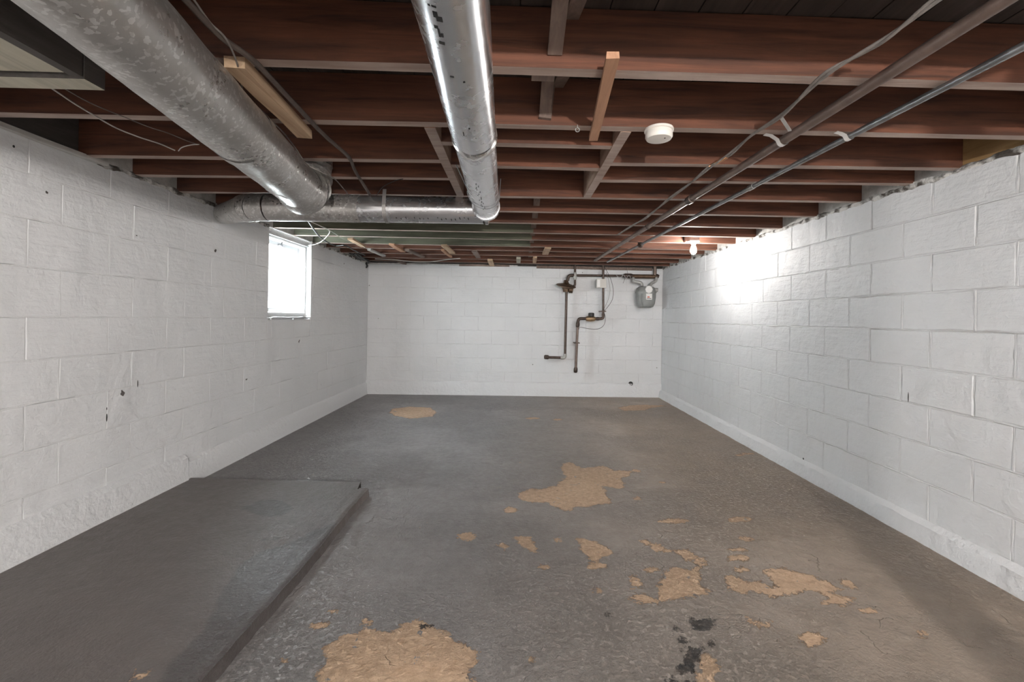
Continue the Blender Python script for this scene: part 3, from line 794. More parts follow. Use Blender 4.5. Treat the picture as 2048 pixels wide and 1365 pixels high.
# ---------------------------------------------------------------- window in the left wall
wx = XL - 0.055
wn = MB()
fy0, fy1, fz0, fz1 = WY0 - 0.01, WY1 - 0.005, WZ0 + 0.05, 1.87
D0 = 0.10
fr_t = 0.018
wn.box(wx - D0, wx, fy0, fy0 + fr_t, fz0, fz1); wn.box(wx - D0, wx, fy1 - fr_t, fy1, fz0, fz1)
wn.box(wx - D0, wx, fy0 + fr_t, fy1 - fr_t, fz0, fz0 + fr_t); wn.box(wx - D0, wx, fy0 + fr_t, fy1 - fr_t, fz1 - fr_t, fz1)
win = wn.build('window_1', M['vinyl'], bevel=0.002); tag(win, 'small white framed basement window in the left wall', kind='structure')
a0, a1, b0, b1 = fy0 + fr_t + 0.004, fy1 - fr_t - 0.004, fz0 + fr_t + 0.004, fz1 - fr_t - 0.004
sw = 0.038
sa = MB(); X0, X1 = wx - D0 + 0.006, wx - D0 + 0.034
sa.box(X0, X1, a0, a0 + sw, b0, b1).box(X0, X1, a1 - sw, a1, b0, b1).box(X0, X1, a0 + sw, a1 - sw, b0, b0 + sw).box(X0, X1, a0 + sw, a1 - sw, b1 - sw, b1)
sash = sa.build('sash', M['vinyl'], win, bevel=0.003)
MB().box(X0 + 0.010, X0 + 0.014, a0 + sw, a1 - sw, b0 + sw, b1 - sw).build('pane', M['glass'], win)
lt = MB().box(X1, X1 + 0.014, (a0 + a1) / 2 - 0.03, (a0 + a1) / 2 + 0.03, b1 - sw + 0.006, b1 - sw + 0.02); lt.tube([(X1 + 0.01, (a0 + a1) / 2 + .01, b1 - 0.02), (X1 + 0.02, (a0 + a1) / 2 + .015, b1 + 0.005)], 0.005, 8)
lt.build('latch', M['steel'], win)
# plastered reveal round the opening, and outside well
rv = MB(); rv.box(XL - 0.212, XL - 0.001, WY0 - 0.008, WY0 + 0.002, WZ0 - 0.01, 1.93).box(XL - 0.212, XL - 0.001, WY1 - 0.002, WY1 + 0.008, WZ0 - 0.01, 1.93)
rv.box(XL - 0.21, wx - 0.01, WY0, WY1, WZ0 - 0.012, fz0).box(wx - 0.01, XL - 0.002, WY0, WY1, WZ0 - 0.012, WZ0).box(XL - 0.21, XL - 0.03, WY0, WY1, fz1, 1.93)
rv.build('window_reveal', M['mortar'], wl)
gd = MB().box(-9, XL - 0.25, -3, 12, 0.9, 1.02).build('outside_ground', M['ground']); tag(gd, 'pale ground outside the window', kind='structure')

# ---------------------------------------------------------------- ducts
def arc(c, r, a0, a1, e1, e2, n=10): 
    return [Vector(c) + Vector(e1) * (r * math.cos(a0 + (a1 - a0) * k / n)) + Vector(e2) * (r * math.sin(a0 + (a1 - a0) * k / n)) for k in range(n + 1)]


R1, Z1 = 0.108, 1.796
def d1(y): return Vector((-0.715 - 0.172 * y, y, Z1))
YE = 2.27
d = thing('spangled_duct', 'large mottled galvanised round duct running overhead on the left', 'duct', d1(0.3))
dirv = (d1(1) - d1(0)).normalized()
secs = [(-1.6, 0.55), (0.55, 1.62), (1.62, YE)]
for k, (a, b) in enumerate(secs):
    n = 26
    MB().tube([d1(a + (b - a) * i / n) for i in range(n + 1)], [R1 + (0.0015 if i in (n, n - 1) else 0) for i in range(n + 1)], 56, caps=False, nz=0.0035, nf=7).build('duct_section', M['galv'], d, smooth=True)
# the duct turns up into the joist bay through a four gore elbow
Rb = 0.165; cc = d1(YE) + Vector((0, 0, Rb))
pts = arc(cc, Rb, -math.pi / 2, 0, dirv, (0, 0, 1), 4)
for k in range(4):
    a, b = pts[k], pts[k + 1]
    a_t = arc(cc, Rb, -math.pi / 2 + k * math.pi / 8, -math.pi / 2 + (k + 1) * math.pi / 8, dirv, (0, 0, 1), 4)
    sg = (0.014, 0.016, 0.013, 0.008)[k]; rr = [R1 + sg + 0.005, R1 + sg, R1 + sg - 0.001, R1 + sg, R1 + sg + 0.005]
    if k == 0: rr = [R1 + 0.002, R1 + 0.005, R1 + 0.009, R1 + 0.013, R1 + 0.019]; a_t = [q_ + Vector((0, 0, -0.0025 * i_)) for i_, q_ in enumerate(a_t)]
    else: a_t = [q_ + Vector((0, 0, -0.011 + 0.003 * k)) for q_ in a_t]
    MB().tube(a_t, rr, 48, caps=False, nz=0.003, nf=12).build('elbow_gore', M['galv'], d, smooth=True)
top = cc + dirv * Rb
MB().tube([top + Vector((0, 0, -0.02)), top + Vector((0, 0, 0.12))], [R1 + 0.002, R1 + 0.002], 40, caps=False).build('riser_collar', M['galv'], d, smooth=True)
nn = 12
MB().tube([top + Vector((0, 0, 0.0 + 0.14 * i / nn)) for i in range(nn + 1)], R1 + 0.006, 72, caps=False, nz=0.018, nf=26).build('crumpled_foil', M['foil'], d)
# bright joint tape
MB().tube([d1(1.60), d1(1.66)], R1 + 0.0035, 48, caps=False, nz=0.003, nf=18).build('joint_tape', M['galv'], d, smooth=True)
tb = MB(); q = d1(2.02); 
sdv = dirv.cross(Vector((0, 0, 1))).normalized()
def on1(y, ang, off=0.002): return d1(y) + (sdv * math.sin(ang) - Vector((0, 0, 1)) * math.cos(ang)) * (R1 + off)
tb.add([on1(2.02, -0.62), on1(2.05, -0.60), on1(2.10, 0.12, 0.004), on1(2.045, -0.1)], [(0, 1, 2, 3)]); tb.v = [tuple(Vector(p)) for p in tb.v]
tb.build('seam_flap', M['foil'], d)

R2, Z2 = 0.082, 1.827
def d2(y): return Vector((-0.126 - 0.0235 * y, y, Z2))
YE2 = 2.70
d = thing('smooth_duct', 'shiny smooth round metal duct running overhead near the middle', 'duct', d2(0.3))
n = 24
MB().tube([d2(-1.6 + (1.69 + 1.6) * i / n) for i in range(n + 1)], R2, 56, caps=False, nz=0.001, nf=6).build('duct_section', M['smooth'], d, smooth=True)
MB().tube([d2(1.66 + (YE2 - 1.66) * i / n) for i in range(n + 1)], [R2 - 0.0015] * (n + 1), 56, caps=False, nz=0.0015, nf=9).build('duct_section', M['smooth'], d, smooth=True)
MB().tube([d2(1.635), d2(1.65), d2(1.665), d2(1.69)], [R2 + 0.001, R2 + 0.004, R2 + 0.003, R2 + 0.001], 48, caps=False, nz=0.003, nf=30).build('joint_tape', M['foil'], d, smooth=True)
# the elbow shell at its end
cap = MB(); e0 = d2(YE2)
dir2 = (d2(1) - d2(0)).normalized(); left = Vector((-1, 0, 0))
cap.tube([e0, e0 + dir2 * 0.03, e0 + dir2 * 0.07 + left * 0.01, e0 + dir2 * 0.11 + left * 0.03], [R2 + 0.003, R2 + 0.004, R2 * 0.98, R2 * 0.72], 48, caps=True, nz=0.001, nf=12)
cap.build('elbow_gore', M['smooth'], d, smooth=True)
# hanger wire looped beneath
ring = [d2(2.42 + 0.05 * math.cos(a)) + Vector((math.cos(a) * (R2 + 0.004), 0, math.sin(a) * (R2 + 0.004))) for a in np.linspace(math.pi * 0.97, math.pi * 2.05, 20)]
ring = [d2(2.42) + Vector((-0.13, -0.16, 0.095))] + ring + [d2(2.47) + Vector((0.09, 0.0, 0.095))]
tag(MB().tube(spline(ring, 3), 0.0024, 6).build('hanger_wire', M['steel'], d, smooth=True))
# marker strokes and rust specks written on the sheet metal
sk = MB()
def on2(y, ang, off=0.0006): return d2(y) + Vector((math.sin(ang), 0, -math.cos(ang))) * (R2 + off)
def dab(y, ang, ly, la):
    sk.add([on2(y - ly / 2, ang - la / 2), on2(y - ly / 2, ang + la / 2), on2(y + ly / 2, ang + la / 2), on2(y + ly / 2, ang - la / 2)], [(3, 2, 1, 0)])
for (y, a_, ly, la) in ((1.02, -0.33, 0.006, 0.10), (1.045, -0.30, 0.004, 0.16), (1.065, -0.26, 0.012, 0.09), (1.075, -0.18, 0.010, 0.12), (1.10, -0.32, 0.006, 0.08), (1.115, -0.27, 0.018, 0.04), (1.12, -0.20, 0.008, 0.05), (1.145, -0.26, 0.006, 0.12), (1.26, -0.18, 0.004, 0.09), (1.28, 0.16, 0.005, 0.05), (1.52, 0.05, 0.006, 0.04), (1.56, -0.22, 0.02, 0.03)):
    dab(0.9 + (y - 1.08) * 1.15, a_, ly * 1.5, la * 1.3)
for k in range(16): dab(2.0 + 0.03 * k, -0.16 + 0.10 * math.sin(k * 1.9) + 0.01 * k, 0.012, 0.035 + 0.03 * random.random())
tag(sk.build('marker_scribble', M['black'], d), kind='stuff')

R3, Z3, Y3 = 0.083, 1.822, 2.80
d = thing('cross_duct', 'horizontal round metal duct crossing under the joists to the left wall', 'duct', (-1.0, Y3, Z3))
xa, xb2 = -1.56, -0.21
n = 20
def c3(x): return Vector((x, Y3 + 0.028 * -(x + 0.2), Z3))
MB().tube([c3(-1.0 + (xb2 + 1.0) * i / n) for i in range(n + 1)], R3, 56, caps=False, nz=0.001, nf=8).build('duct_section', M['smooth'], d, smooth=True)
MB().tube([c3(xa + (-0.98 - xa) * i / n) for i in range(n + 1)], R3 + 0.0015, 56, caps=False, nz=0.002, nf=12).build('duct_section', M['galv'], d, smooth=True)
MB().tube([c3(xb2 + 0.012), c3(xb2 + 0.03)], R3 + 0.004, 48, caps=True).build('end_collar', M['smooth'], d, smooth=True)
pA = c3(xa); p2 = Vector((XL - 0.02, 3.36, 1.885)); pm = pA + Vector((-0.14, 0.02, 0.0))
path = pipe_path([pA, pm, p2], 0.12, 8)
for k in range(0, 9, 3):
    seg_ = path[k + 0:k + 4] if k else path[0:4]
    if len(seg_) > 1: MB().tube(seg_, [R3 + 0.004] + [R3 + 0.001] * (len(seg_) - 2) + [R3 + 0.005], 40, caps=False, nz=0.002, nf=14).build('elbow_gore', M['galv'], d, smooth=True)
MB().tube([path[-2], path[-2].lerp(path[-1], 0.5), path[-1]], [R3, R3 * 0.92, R3 * 0.82], 40, caps=False, nz=0.003, nf=14).build('duct_section', M['galv'], d, smooth=True)
# sheet strap
stp = MB(); xs_ = -0.815
prof = [(Y3 - 0.05, H - 0.001)] + [(Y3 + 0.018 - (R3 + 0.003) * math.cos(a), Z3 + 0.0 - (R3 + 0.003) * math.sin(a)) for a in np.linspace(-0.3, math.pi * 0.62, 12)]
for k in range(len(prof) - 1):
    (ya, za), (yb, zb) = prof[k], prof[k + 1]
    stp.add([(xs_ - 0.011, ya, za), (xs_ + 0.011, ya, za), (xs_ + 0.011, yb, zb), (xs_ - 0.011, yb, zb), (xs_ - 0.011, ya - 0.001, za), (xs_ + 0.011, ya - 0.001, za), (xs_ + 0.011, yb - 0.001, zb - 0.001), (xs_ - 0.011, yb - 0.001, zb - 0.001)], [(0, 1, 2, 3), (7, 6, 5, 4)])
stp.build('strap', M['strapmetal'], d)
sk = MB()
for k in range(18):
    xx = -0.77 + 0.5 * k / 18 + random.uniform(-0.004, 0.004); a_ = 0.9 + random.uniform(-0.08, 0.1)
    c_ = c3(xx); h_ = random.uniform(0.03, 0.10)
    if k in (0, 4, 9): continue
    P_ = lambda dx, an: (xx + dx, c_.y - (R3 + 0.0012) * math.cos(an), c_.z - (R3 + 0.0012) * math.sin(an))
    sk.add([P_(-0.003, a_ - h_), P_(0.001, a_ - h_), P_(0.004, a_ + h_), P_(0, a_ + h_)], [(0, 1, 2, 3)])
tag(sk.build('marker_scribble', M['black'], d), kind='stuff')

# boxed chase at the top left
bx = thing('boxed_chase', 'grey board boxed chase hanging under the joists in the top left corner', 'box', (-1.6, 0.7, 1.80))
MB().box(-2.14, -1.245, -0.6, 1.255, 1.808, 1.826).build('bottom_panel', M['greyboard'], bx)
MB().box(-2.14, -1.212, 1.268, 1.330, 1.798, 1.925, 0, 1).build('end_board', [M['darkboard'], M['greyboard']], bx)  # end board dark on its sides, paler underneath
MB().box(-1.240, -1.212, 0.2 - 0.8, 0.90, 1.800, 1.925).build('side_board', M['darkboard'], bx)
MB().box(-1.243, -1.214, 0.903, 1.264, 1.802, 1.925).build('side_board', M['darkboard'], bx)
MB().box(-2.15, -2.13, -0.6, 1.33, 1.80, 1.925).build('side_board', M['darkboard'], bx)

# ---------------------------------------------------------------- loose boards, detector, ceiling hardware
def board(name, a, b, wd, th, mat, label, cat='board', group=None, segs=3, jit=0.002):
    o = MB().beam(a, b, wd, th, segs=segs, jit=jit).build(name, mat); tag(o, label, cat, group); return o


board('nailed_board', (-0.862, 1.365, 1.911), (-0.900, 1.895, 1.912), 0.058, 0.034, M['tan'], 'tan wooden board nailed under two joists beside the large spangled duct')
board('furring_strip', (0.270, 1.285, 1.918), (0.318, 1.885, 1.918), 0.036, 0.020, M['redwood'], 'orange wooden strip nailed under two joists left of the smoke detector')
bk = MB().box(0.04, 0.115, 1.375 + JW, 1.375 + JW + 0.05, 1.935, 1.985).build('bridging_block', M['bridging'], ce)

sd = thing('smoke_detector', 'round white smoke detector on the underside of a joist', 'smoke detector', (0.575, 1.80, 1.93))
c = (0.572, 1.80, 1.93)
MB().lathe([(0.056, 0.0), (0.058, -0.004), (0.058, -0.010), (0.052, -0.012)], c, seg=40).build('base_plate', M['whiteplastic'], sd, smooth=True)
MB().lathe([(0.050, -0.010), (0.054, -0.016), (0.054, -0.034), (0.049, -0.042), (0.02, -0.045)], c, seg=40).build('cover', M['whiteplastic'], sd, smooth=True)
MB().lathe([(0.003, -0.043), (0.003, -0.046)], (0.59, 1.78, 1.93), seg=10).build('indicator', M['black'], sd)

eye = thing('screw_eye', 'small metal screw eye under the second joist', 'hook', at(1155, 250, z=1.93))
p = at(1155, 250, z=1.93)
MB().tube([p, p + Vector((0, 0, -0.012))], 0.0018, 6).build('shank', M['strapmetal'], eye)
MB().tube([p + Vector((0.008 * math.sin(a), 0, -0.020 + 0.008 * math.cos(a))) for a in np.linspace(0.1, 5.6, 14)], 0.002, 6).build('eye_ring', M['strapmetal'], eye)

# scraps of wood nailed beneath the far joists
scr = [((700, 478), (726, 493), 0.05, 'tan', 'orange brown board stub nearest the window under the far joists'),
       ((738, 499), (768, 512), 0.04, 'whiteboard', 'white painted stub of lath under the far joists'),
       ((783, 489), (806, 503), 0.06, 'redwood', 'short orange board stub under the far joists'),
       ((814, 500), (846, 514), 0.055, 'bridging', 'short brown broken board stub under the far joists'),
       ((888, 491), (905, 506), 0.065, 'tan', 'wide pale tan board stub under the far joists'),
       ((885, 500), (902, 514), 0.03, 'redwood', 'thin orange stub just below the wide tan one'),
       ((948, 502), (957, 515), 0.055, 'bridging', 'small brown stub hanging by a wire under the far joists'),
       ((797, 522), (815, 531), 0.06, 'bridging', 'dark brown stub touching the top of the far wall'),
       ((980, 520), (984, 532), 0.07, 'tan', 'small tan stub where the joists meet the far wall'),
       ((1037, 516), (1037, 525), 0.055, 'greyboard', 'grey stub near the back wall, left of a twin'),
       ((1070, 515), (1069, 525), 0.05, 'tan', 'tan stub near the back wall, right of its twin'),
       ((1096, 496), (1090, 508), 0.07, 'tan', 'pale tan stub in front of the far wall stubs')]
for (a, b, wd, mt, lab) in scr:
    zz = 1.918
    pa, pb = at(*a, z=zz), at(*b, z=zz)
    pb.y = min(pb.y, 6.56)
    board('wood_stub', pa, pb, wd, 0.022, M[mt], lab, 'wood scrap', 'wood stubs nailed under the far joists', segs=2, jit=0.003)

# ---------------------------------------------------------------- cables and pipes under the ceiling
def cable(name, pix, z, r, mat, label, cat='cable', smooth_n=6, seg=8, zs=None, nz=0.0):
    pts = [(at(x, y, Y=zs[i][0]) if zs and isinstance(zs[i], tuple) else at(x, y, z=(zs[i] if zs else z))) for i, (x, y) in enumerate(pix)]
    o = MB().tube(spline(pts, smooth_n), r, seg, nz=nz, nf=40).build(name, mat, smooth=True); tag(o, label, cat); return o


gp = thing('gas_pipe', 'brown iron gas pipe running under the joists on the right', 'pipe', (1.08, 1.5, 1.895))
pA, pB = at(2000, 5, z=1.905), at(1190, 521, z=1.898)
ext = pA + (pA - pB).normalized() * 2.2
MB().tube([ext, pA, pA.lerp(pB, 0.25)], 0.0185, 20).build('pipe_length', M['iron_brown'], gp, smooth=True)
MB().tube([pA.lerp(pB, 0.25), pA.lerp(pB, 0.6)], 0.018, 20).build('pipe_length', M['iron_brown'], gp, smooth=True)
MB().tube([pA.lerp(pB, 0.6), pB], 0.018, 20).build('pipe_length', M['iron_brown'], gp, smooth=True)
q = at(1373, 400, z=1.9); dv = (pB - pA).normalized()
kk = pA + dv * (q - pA).dot(dv)
MB().tube([kk - dv * 0.03, kk - dv * 0.028, kk + dv * 0.028, kk + dv * 0.03], [0.019, 0.026, 0.026, 0.019], 16).build('coupling', M['iron'], gp, smooth=True)
kk2 = pA + dv * (at(1288, 453, z=1.9) - pA).dot(dv)
MB().tube([kk2 - dv * 0.012, kk2 + dv * 0.012], 0.0225, 16).build('clip', M['iron'], gp, smooth=True)

cd = thing('steel_conduit', 'grey steel conduit running under the joists nearest the right wall', 'conduit', (1.28, 1.5, 1.905))
cA, cB = at(2048, 92, z=1.912), at(1215, 524, z=1.908)
extc = cA + (cA - cB).normalized() * 2.0
MB().tube([extc, cA.lerp(cB, 0.3)], 0.0125, 16).build('pipe_length', M['steel'], cd, smooth=True)
MB().tube([cA.lerp(cB, 0.3), cB], 0.0125, 16).build('pipe_length', M['steel'], cd, smooth=True)
dc = (cB - cA).normalized()
kq = cA + dc * (at(1500, 375, z=1.91) - cA).dot(dc)
MB().tube([kq - dc * 0.025, kq + dc * 0.025], 0.0155, 16).build('coupling', M['strapmetal'], cd, smooth=True)
kq2 = cA + dc * (at(1282, 490, z=1.91) - cA).dot(dc)
MB().tube([kq2 - dc * 0.05, kq2 - dc * 0.02, kq2 + dc * 0.02, kq2 + dc * 0.05], [0.016, 0.03, 0.024, 0.016], 12, nz=0.01, nf=60).build('clamp', M['iron'], cd, smooth=True)


def pipe_strap(owner, c, dv_, r, wtab, tail, mat):
    """flat strap slung under a pipe and nailed to the joist underside"""
    dv_ = Vector(dv_).normalized(); sdv_ = dv_.cross(Vector((0, 0, 1))).normalized(); upz = Vector((0, 0, 1))
    prof = [(-r - tail, H - c.z - 0.002 + 0.0), (-r - tail * 0.55, H - c.z - 0.006), (-r - 0.006, 0.004)] + [(-(r + 0.002) * math.cos(a), -(r + 0.002) * math.sin(a)) for a in np.linspace(0.25, math.pi - 0.25, 9)] + [(r + 0.006, 0.004), (r + tail * 0.5, H - c.z - 0.003)]
    mb = MB(); vs = []
    for (s_, u_) in prof:
        for dd in (-wtab / 2, wtab / 2): vs.append(c + sdv_ * s_ + upz * u_ + dv_ * dd)
    n_ = len(prof)
    for (s_, u_) in prof:
        for dd in (-wtab / 2, wtab / 2): vs.append(c + sdv_ * s_ * 1.0 + upz * (u_ - 0.0015) + dv_ * dd)
    fs = [(2 * i, 2 * i + 1, 2 * i + 3, 2 * i + 2) for i in range(n_ - 1)] + [(2 * n_ + 2 * i + 2, 2 * n_ + 2 * i + 3, 2 * n_ + 2 * i + 1, 2 * n_ + 2 * i) for i in range(n_ - 1)]
    mb.add(vs, fs); mb.build('strap', mat, owner, smooth=True)


pipe_strap(gp, pA + dv * (at(1552, 283, z=1.9) - pA).dot(dv), dv, 0.0185, 0.022, 0.06, M['labelwhite'])
pipe_strap(cd, cA + dc * (at(1694, 274, z=1.91) - cA).dot(dc), dc, 0.0125, 0.022, 0.045, M['labelwhite'])

tc = thing('twin_cable', 'pair of old grey cloth cables stapled under the joists left of the gas pipe', 'cable', (0.9, 1.5, 1.91))
pix = [(1965, -58), (1878, 0), (1780, 70), (1715, 110), (1649, 154), (1567, 226), (1500, 273), (1461, 310), (1416, 335), (1382, 366), (1340, 398), (1290, 436), (1268, 450), (1236, 470)]
zz = [1.90 + (0.002 if i < 5 else 0.007) * math.sin(i * 1.3) for i in range(len(pix))]
A_ = [at(x, y, z=zz[i]) for i, (x, y) in enumerate(pix)]
MB().tube(spline(A_, 8), 0.0052, 8).build('cable_strand', M['cable'], tc, smooth=True)
B_ = [a + Vector((0.011 * math.cos(i * 2.2), 0, 0.008 * math.sin(i * 2.2))) for i, a in enumerate(A_)]
MB().tube(spline(B_, 8), 0.0046, 8).build('cable_strand', M['cable'], tc, smooth=True)
i0 = A_[8]; i1 = A_[7]
MB().tube([i0 + (i1 - i0) * 0.1, i0 + (i1 - i0) * 0.85], 0.0085, 10).build('cable_sleeve', M['copper'], tc, smooth=True)
tg = MB().beam(at(1563, 236, z=1.915), at(1580, 262, z=1.90), 0.012, 0.003).build('paper_tag', M['meterpipe'], tc)

# left side: brown cable from the front, thin wires
cable('thick_cable', [(330, -50), (372, 0), (440, 72), (490, 108), (523, 137), (600, 220), (650, 272), (697, 314), (712, 345), (745, 398)], 1.915, 0.0085, M['cablebrown'], 'thick brown cable running under the joists between the two ducts', nz=0.001)
cable('looped_wire', [(370, -20), (388, 0), (420, 45), (450, 75), (470, 115), (480, 150), (489, 190), (520, 225), (560, 258), (590, 295), (613, 328), (640, 343), (668, 357), (690, 381), (712, 406), (740, 411), (758, 404)], 1.90, 0.0028, M['cable'], 'thin wire looping down beside the thick brown cable over the spangled duct',
      zs=[1.93, 1.93, 1.92, 1.91, 1.90, 1.90, 1.915, 1.925, 1.925, 1.92, (2.20,), (2.25,), (2.40,), 1.92, 1.91, 1.905, 1.915])
hk = thing('cable_hub', 'dark round cable outlet on the joist where the brown cable ends', 'outlet', at(742, 402, z=1.92))
hc = at(742, 400, z=1.925)
MB().lathe([(0.05, 0.012), (0.052, 0.0), (0.04, -0.012), (0.02, -0.016)], hc, seg=20).build('outlet_body', M['iron'], hk, smooth=True)
MB().tube([hc + Vector((0.055 * math.cos(a), 0.045 * math.sin(a), -0.012)) for a in np.linspace(0, 6.1, 22)], 0.003, 6).build('wire_ring', M['cable'], hk, smooth=True)
cable('tail_wire', [(750, 396), (765, 375), (790, 362), (806, 358)], 1.93, 0.002, M['wireblack'], 'short black wire tail rising right of the round outlet')

cable('pale_wire', [(60, 150), (105, 178), (150, 208), (190, 232), (232, 256), (280, 275), (320, 288), (350, 301)], 1.91, 0.0028, M['cablewhite'], 'longer pale wire hanging under the joists left of the spangled duct', zs=[1.93, 1.925, 1.91, 1.905, 1.91, 1.90, 1.90, 1.892])
cable('thin_wire', [(95, 155), (130, 178), (185, 208), (250, 235), (300, 255), (335, 266), (372, 281), (395, 289)], 1.91, 0.002, M['cable'], 'thin dull wire just right of the longer pale wire', zs=[1.93, 1.925, 1.915, 1.915, 1.91, 1.91, 1.915, 1.92])
cable('wire_end', [(357, 302), (364, 295), (382, 290), (398, 289)], 1.9, 0.0022, M['cablewhite'], 'short bent pale wire end beside the spangled duct')
zl = 1.885
cable('window_cable', [(617, 443), (640, 474), (668, 491), (690, 491), (706, 500), (730, 511)], zl, 0.007, M['wireblack'], 'black cable drooping from the cross duct toward the far left corner')
cable('window_wire', [(622, 444), (640, 452), (659, 462), (653, 474), (640, 485), (626, 490), (614, 491)], zl, 0.004, M['cablewhite'], 'white wire curling past the top of the window')
cable('corner_wire', [(640, 452), (662, 463), (690, 480), (724, 493), (742, 503)], 1.9, 0.0025, M['cablewhite'], 'thin white wire running from the cross duct to the far joists')
cable('far_wire', [(750, 518), (790, 520), (830, 524), (860, 524), (890, 520), (920, 517)], 1.905, 0.005, M['cablewhite'], 'white wire sagging in front of the far wall top')
# tangle of black cable in the far left corner
tg = thing('cable_tangle', 'clump of black cable and putty in the far left ceiling corner', 'cable', at(730, 520, Y=6.5))
rr = random.Random(3)
for k in range(3):
    pts = [at(702 + k * 4 + 6 * i + rr.uniform(-4, 4), 506 + 3.2 * i + rr.uniform(-4, 4), Y=5.6 + 0.15 * i) for i in range(6)]
    pts = [Vector((max(p.x, XL + 0.03), p.y, min(p.z, 1.93))) for p in pts]
    MB().tube(spline(pts, 5), 0.016 - 0.003 * k, 8, nz=0.012, nf=30).build('cable_strand', M['wireblack'], tg, smooth=True)
MB().tube(spline([at(727, 522, Y=6.5), at(733, 528, Y=6.48), at(734, 534, Y=6.5), at(729, 536, Y=6.52)], 5), 0.013, 8, nz=0.006, nf=40).build('cable_loop', M['wireblack'], tg, smooth=True)
MB().tube([at(727, 524, Y=6.53), at(727, 538, Y=6.53)], 0.008, 8).build('cable_end', M['wireblack'], tg, smooth=True)

# ---------------------------------------------------------------- lamps
def lampholder(name, p, label, mat):
    L = thing(name, label, 'light', p)
    z = p[2]
    top_ = H - 0.001 - z
    if p[1] > 0: MB().box(-0.05 + p[0], 0.04 + p[0], p[1] - 0.04, JO[18][1] - 0.0005, H, H + 0.07).build('junction_box', M['galvbox'], L, bevel=0.002)
    else: MB().box(-0.05 + p[0], 0.05 + p[0], p[1] - 0.05, p[1] + 0.05, H - 0.012, H - 0.0005).build('junction_box', M['galvbox'], L)
    MB().lathe([(0.055, top_), (0.056, top_ - 0.008), (0.035, top_ - 0.014), (0.024, top_ - 0.03), (0.022, top_ - 0.034)], p, seg=24).build('lampholder', M['porcelain'], L, smooth=True)
    return L


L1 = lampholder('bare_bulb_lamp', LAMP_FAR, 'lit bare bulb in a porcelain holder near the right wall', M['bulb'])
MB().lathe([(0.013, 0.036), (0.014, 0.025), (0.022, 0.006), (0.030, -0.020), (0.028, -0.042), (0.016, -0.060), (0.003, -0.065)], LAMP_FAR, seg=24).build('bulb', M['bulb'], L1, smooth=True)
L2 = lampholder('bare_bulb_lamp', LAMP_REAR, 'lit warm bare bulb behind the camera', M['bulbwarm'])
MB().tube([(LAMP_REAR[0], LAMP_REAR[1], H - 0.03), (LAMP_REAR[0], LAMP_REAR[1], LAMP_REAR[2] + 0.03)], 0.004, 8).build('cord', M['wireblack'], L2)
MB().lathe([(0.013, 0.036), (0.014, 0.025), (0.022, 0.006), (0.030, -0.020), (0.028, -0.042), (0.016, -0.060), (0.003, -0.065)], LAMP_REAR, seg=24).build('bulb', M['bulbwarm'], L2, smooth=True)
for o in list(L1.children) + list(L2.children):
    if o.name.startswith('bulb'): o.visible_shadow = True

# white rectangular connector box and black knob on the joist by the lamp
jb = JO[20]
qb = at(1300, 493, Y=jb[1] - 0.012)
wbx = thing('terminal_box', 'narrow white box on a joist left of the lit bulb', 'box', qb)
MB().box(qb.x - 0.055, qb.x + 0.055, qb.y - 0.012, qb.y + 0.011, qb.z - 0.016, qb.z + 0.016).build('housing', M['labelwhite'], wbx, bevel=0.002)
qk = at(1314, 494, Y=jb[1] - 0.012)
kn = MB().lathe([(0.016, 0.0), (0.016, -0.02), (0.010, -0.024)], (qk.x, jb[1], qk.z), axis=(0, 1, 0), seg=16).build('black_knob', M['iron'], smooth=True); tag(kn, 'small black knob on a joist beside the narrow white box', 'knob')

# ---------------------------------------------------------------- gas piping on the back wall
YP = 6.49
def bp(x, y, Y=YP): return at(x, y, Y=Y)
def rod(pts, r, seg=14, bend=0.0, **k):
    return MB().tube(pipe_path(pts, bend, 4) if bend else pts, r, seg, **k)


g = thing('gas_piping_run', 'dark iron gas pipe along the top of the far wall, dropping to a capped elbow', 'pipe', bp(1130, 715))
MB().tube([bp(1147, 551), bp(1250, 552)], 0.0165, 14).build('pipe_length', M['iron'], g, smooth=True)
MB().tube([bp(1246, 552), bp(1250, 552), bp(1262, 552.5), bp(1266, 552.5)], [0.022, 0.035, 0.038, 0.026], 14, nz=0.004, nf=60).build('union', M['iron'], g, smooth=True)
MB().tube([bp(1262, 553), bp(1316, 553.5)], 0.030, 16).build('manifold', M['bronze'], g, smooth=True)
MB().tube([bp(1311, 553), bp(1314, 553), bp(1317, 554)], [0.030, 0.035, 0.03], 14).build('end_plug', M['iron'], g, smooth=True)
MB().tube([bp(1310, 553), bp(1310, 525)], 0.024, 14).build('riser', M['iron_brown'], g, smooth=True)
rod([bp(1150, 551), bp(1137, 551), bp(1135, 562)], 0.024, bend=0.05).build('elbow', M['iron'], g, smooth=True)
MB().tube([bp(1150, 551), bp(1150, 527)], 0.017, 12).build('riser', M['iron'], g, smooth=True)
MB().tube([bp(1150, 545), bp(1150, 550), bp(1150, 556), bp(1150, 560)], [0.019, 0.028, 0.026, 0.019], 12).build('tee', M['meterpipe'], g, smooth=True)
rod([bp(1150, 551), bp(1150, 571), bp(1146, 574)], 0.016, bend=0.02).build('pipe_length', M['iron'], g, smooth=True)
rod([bp(1133, 583), bp(1130, 713)], 0.018).build('pipe_length', M['iron'], g, smooth=True)
rod([bp(1130, 708), bp(1130, 716.5), bp(1121, 716)], 0.024, bend=0.05).build('elbow', M['meterpipe'], g, smooth=True)
rod([bp(1124, 716), bp(1096, 715)], 0.019).build('pipe_length', M['iron'], g, smooth=True)
MB().tube([bp(1098, 715), bp(1096, 715), bp(1090, 714.5), bp(1088, 714.5)], [0.022, 0.031, 0.031, 0.02], 10).build('end_cap', M['iron'], g, smooth=True)

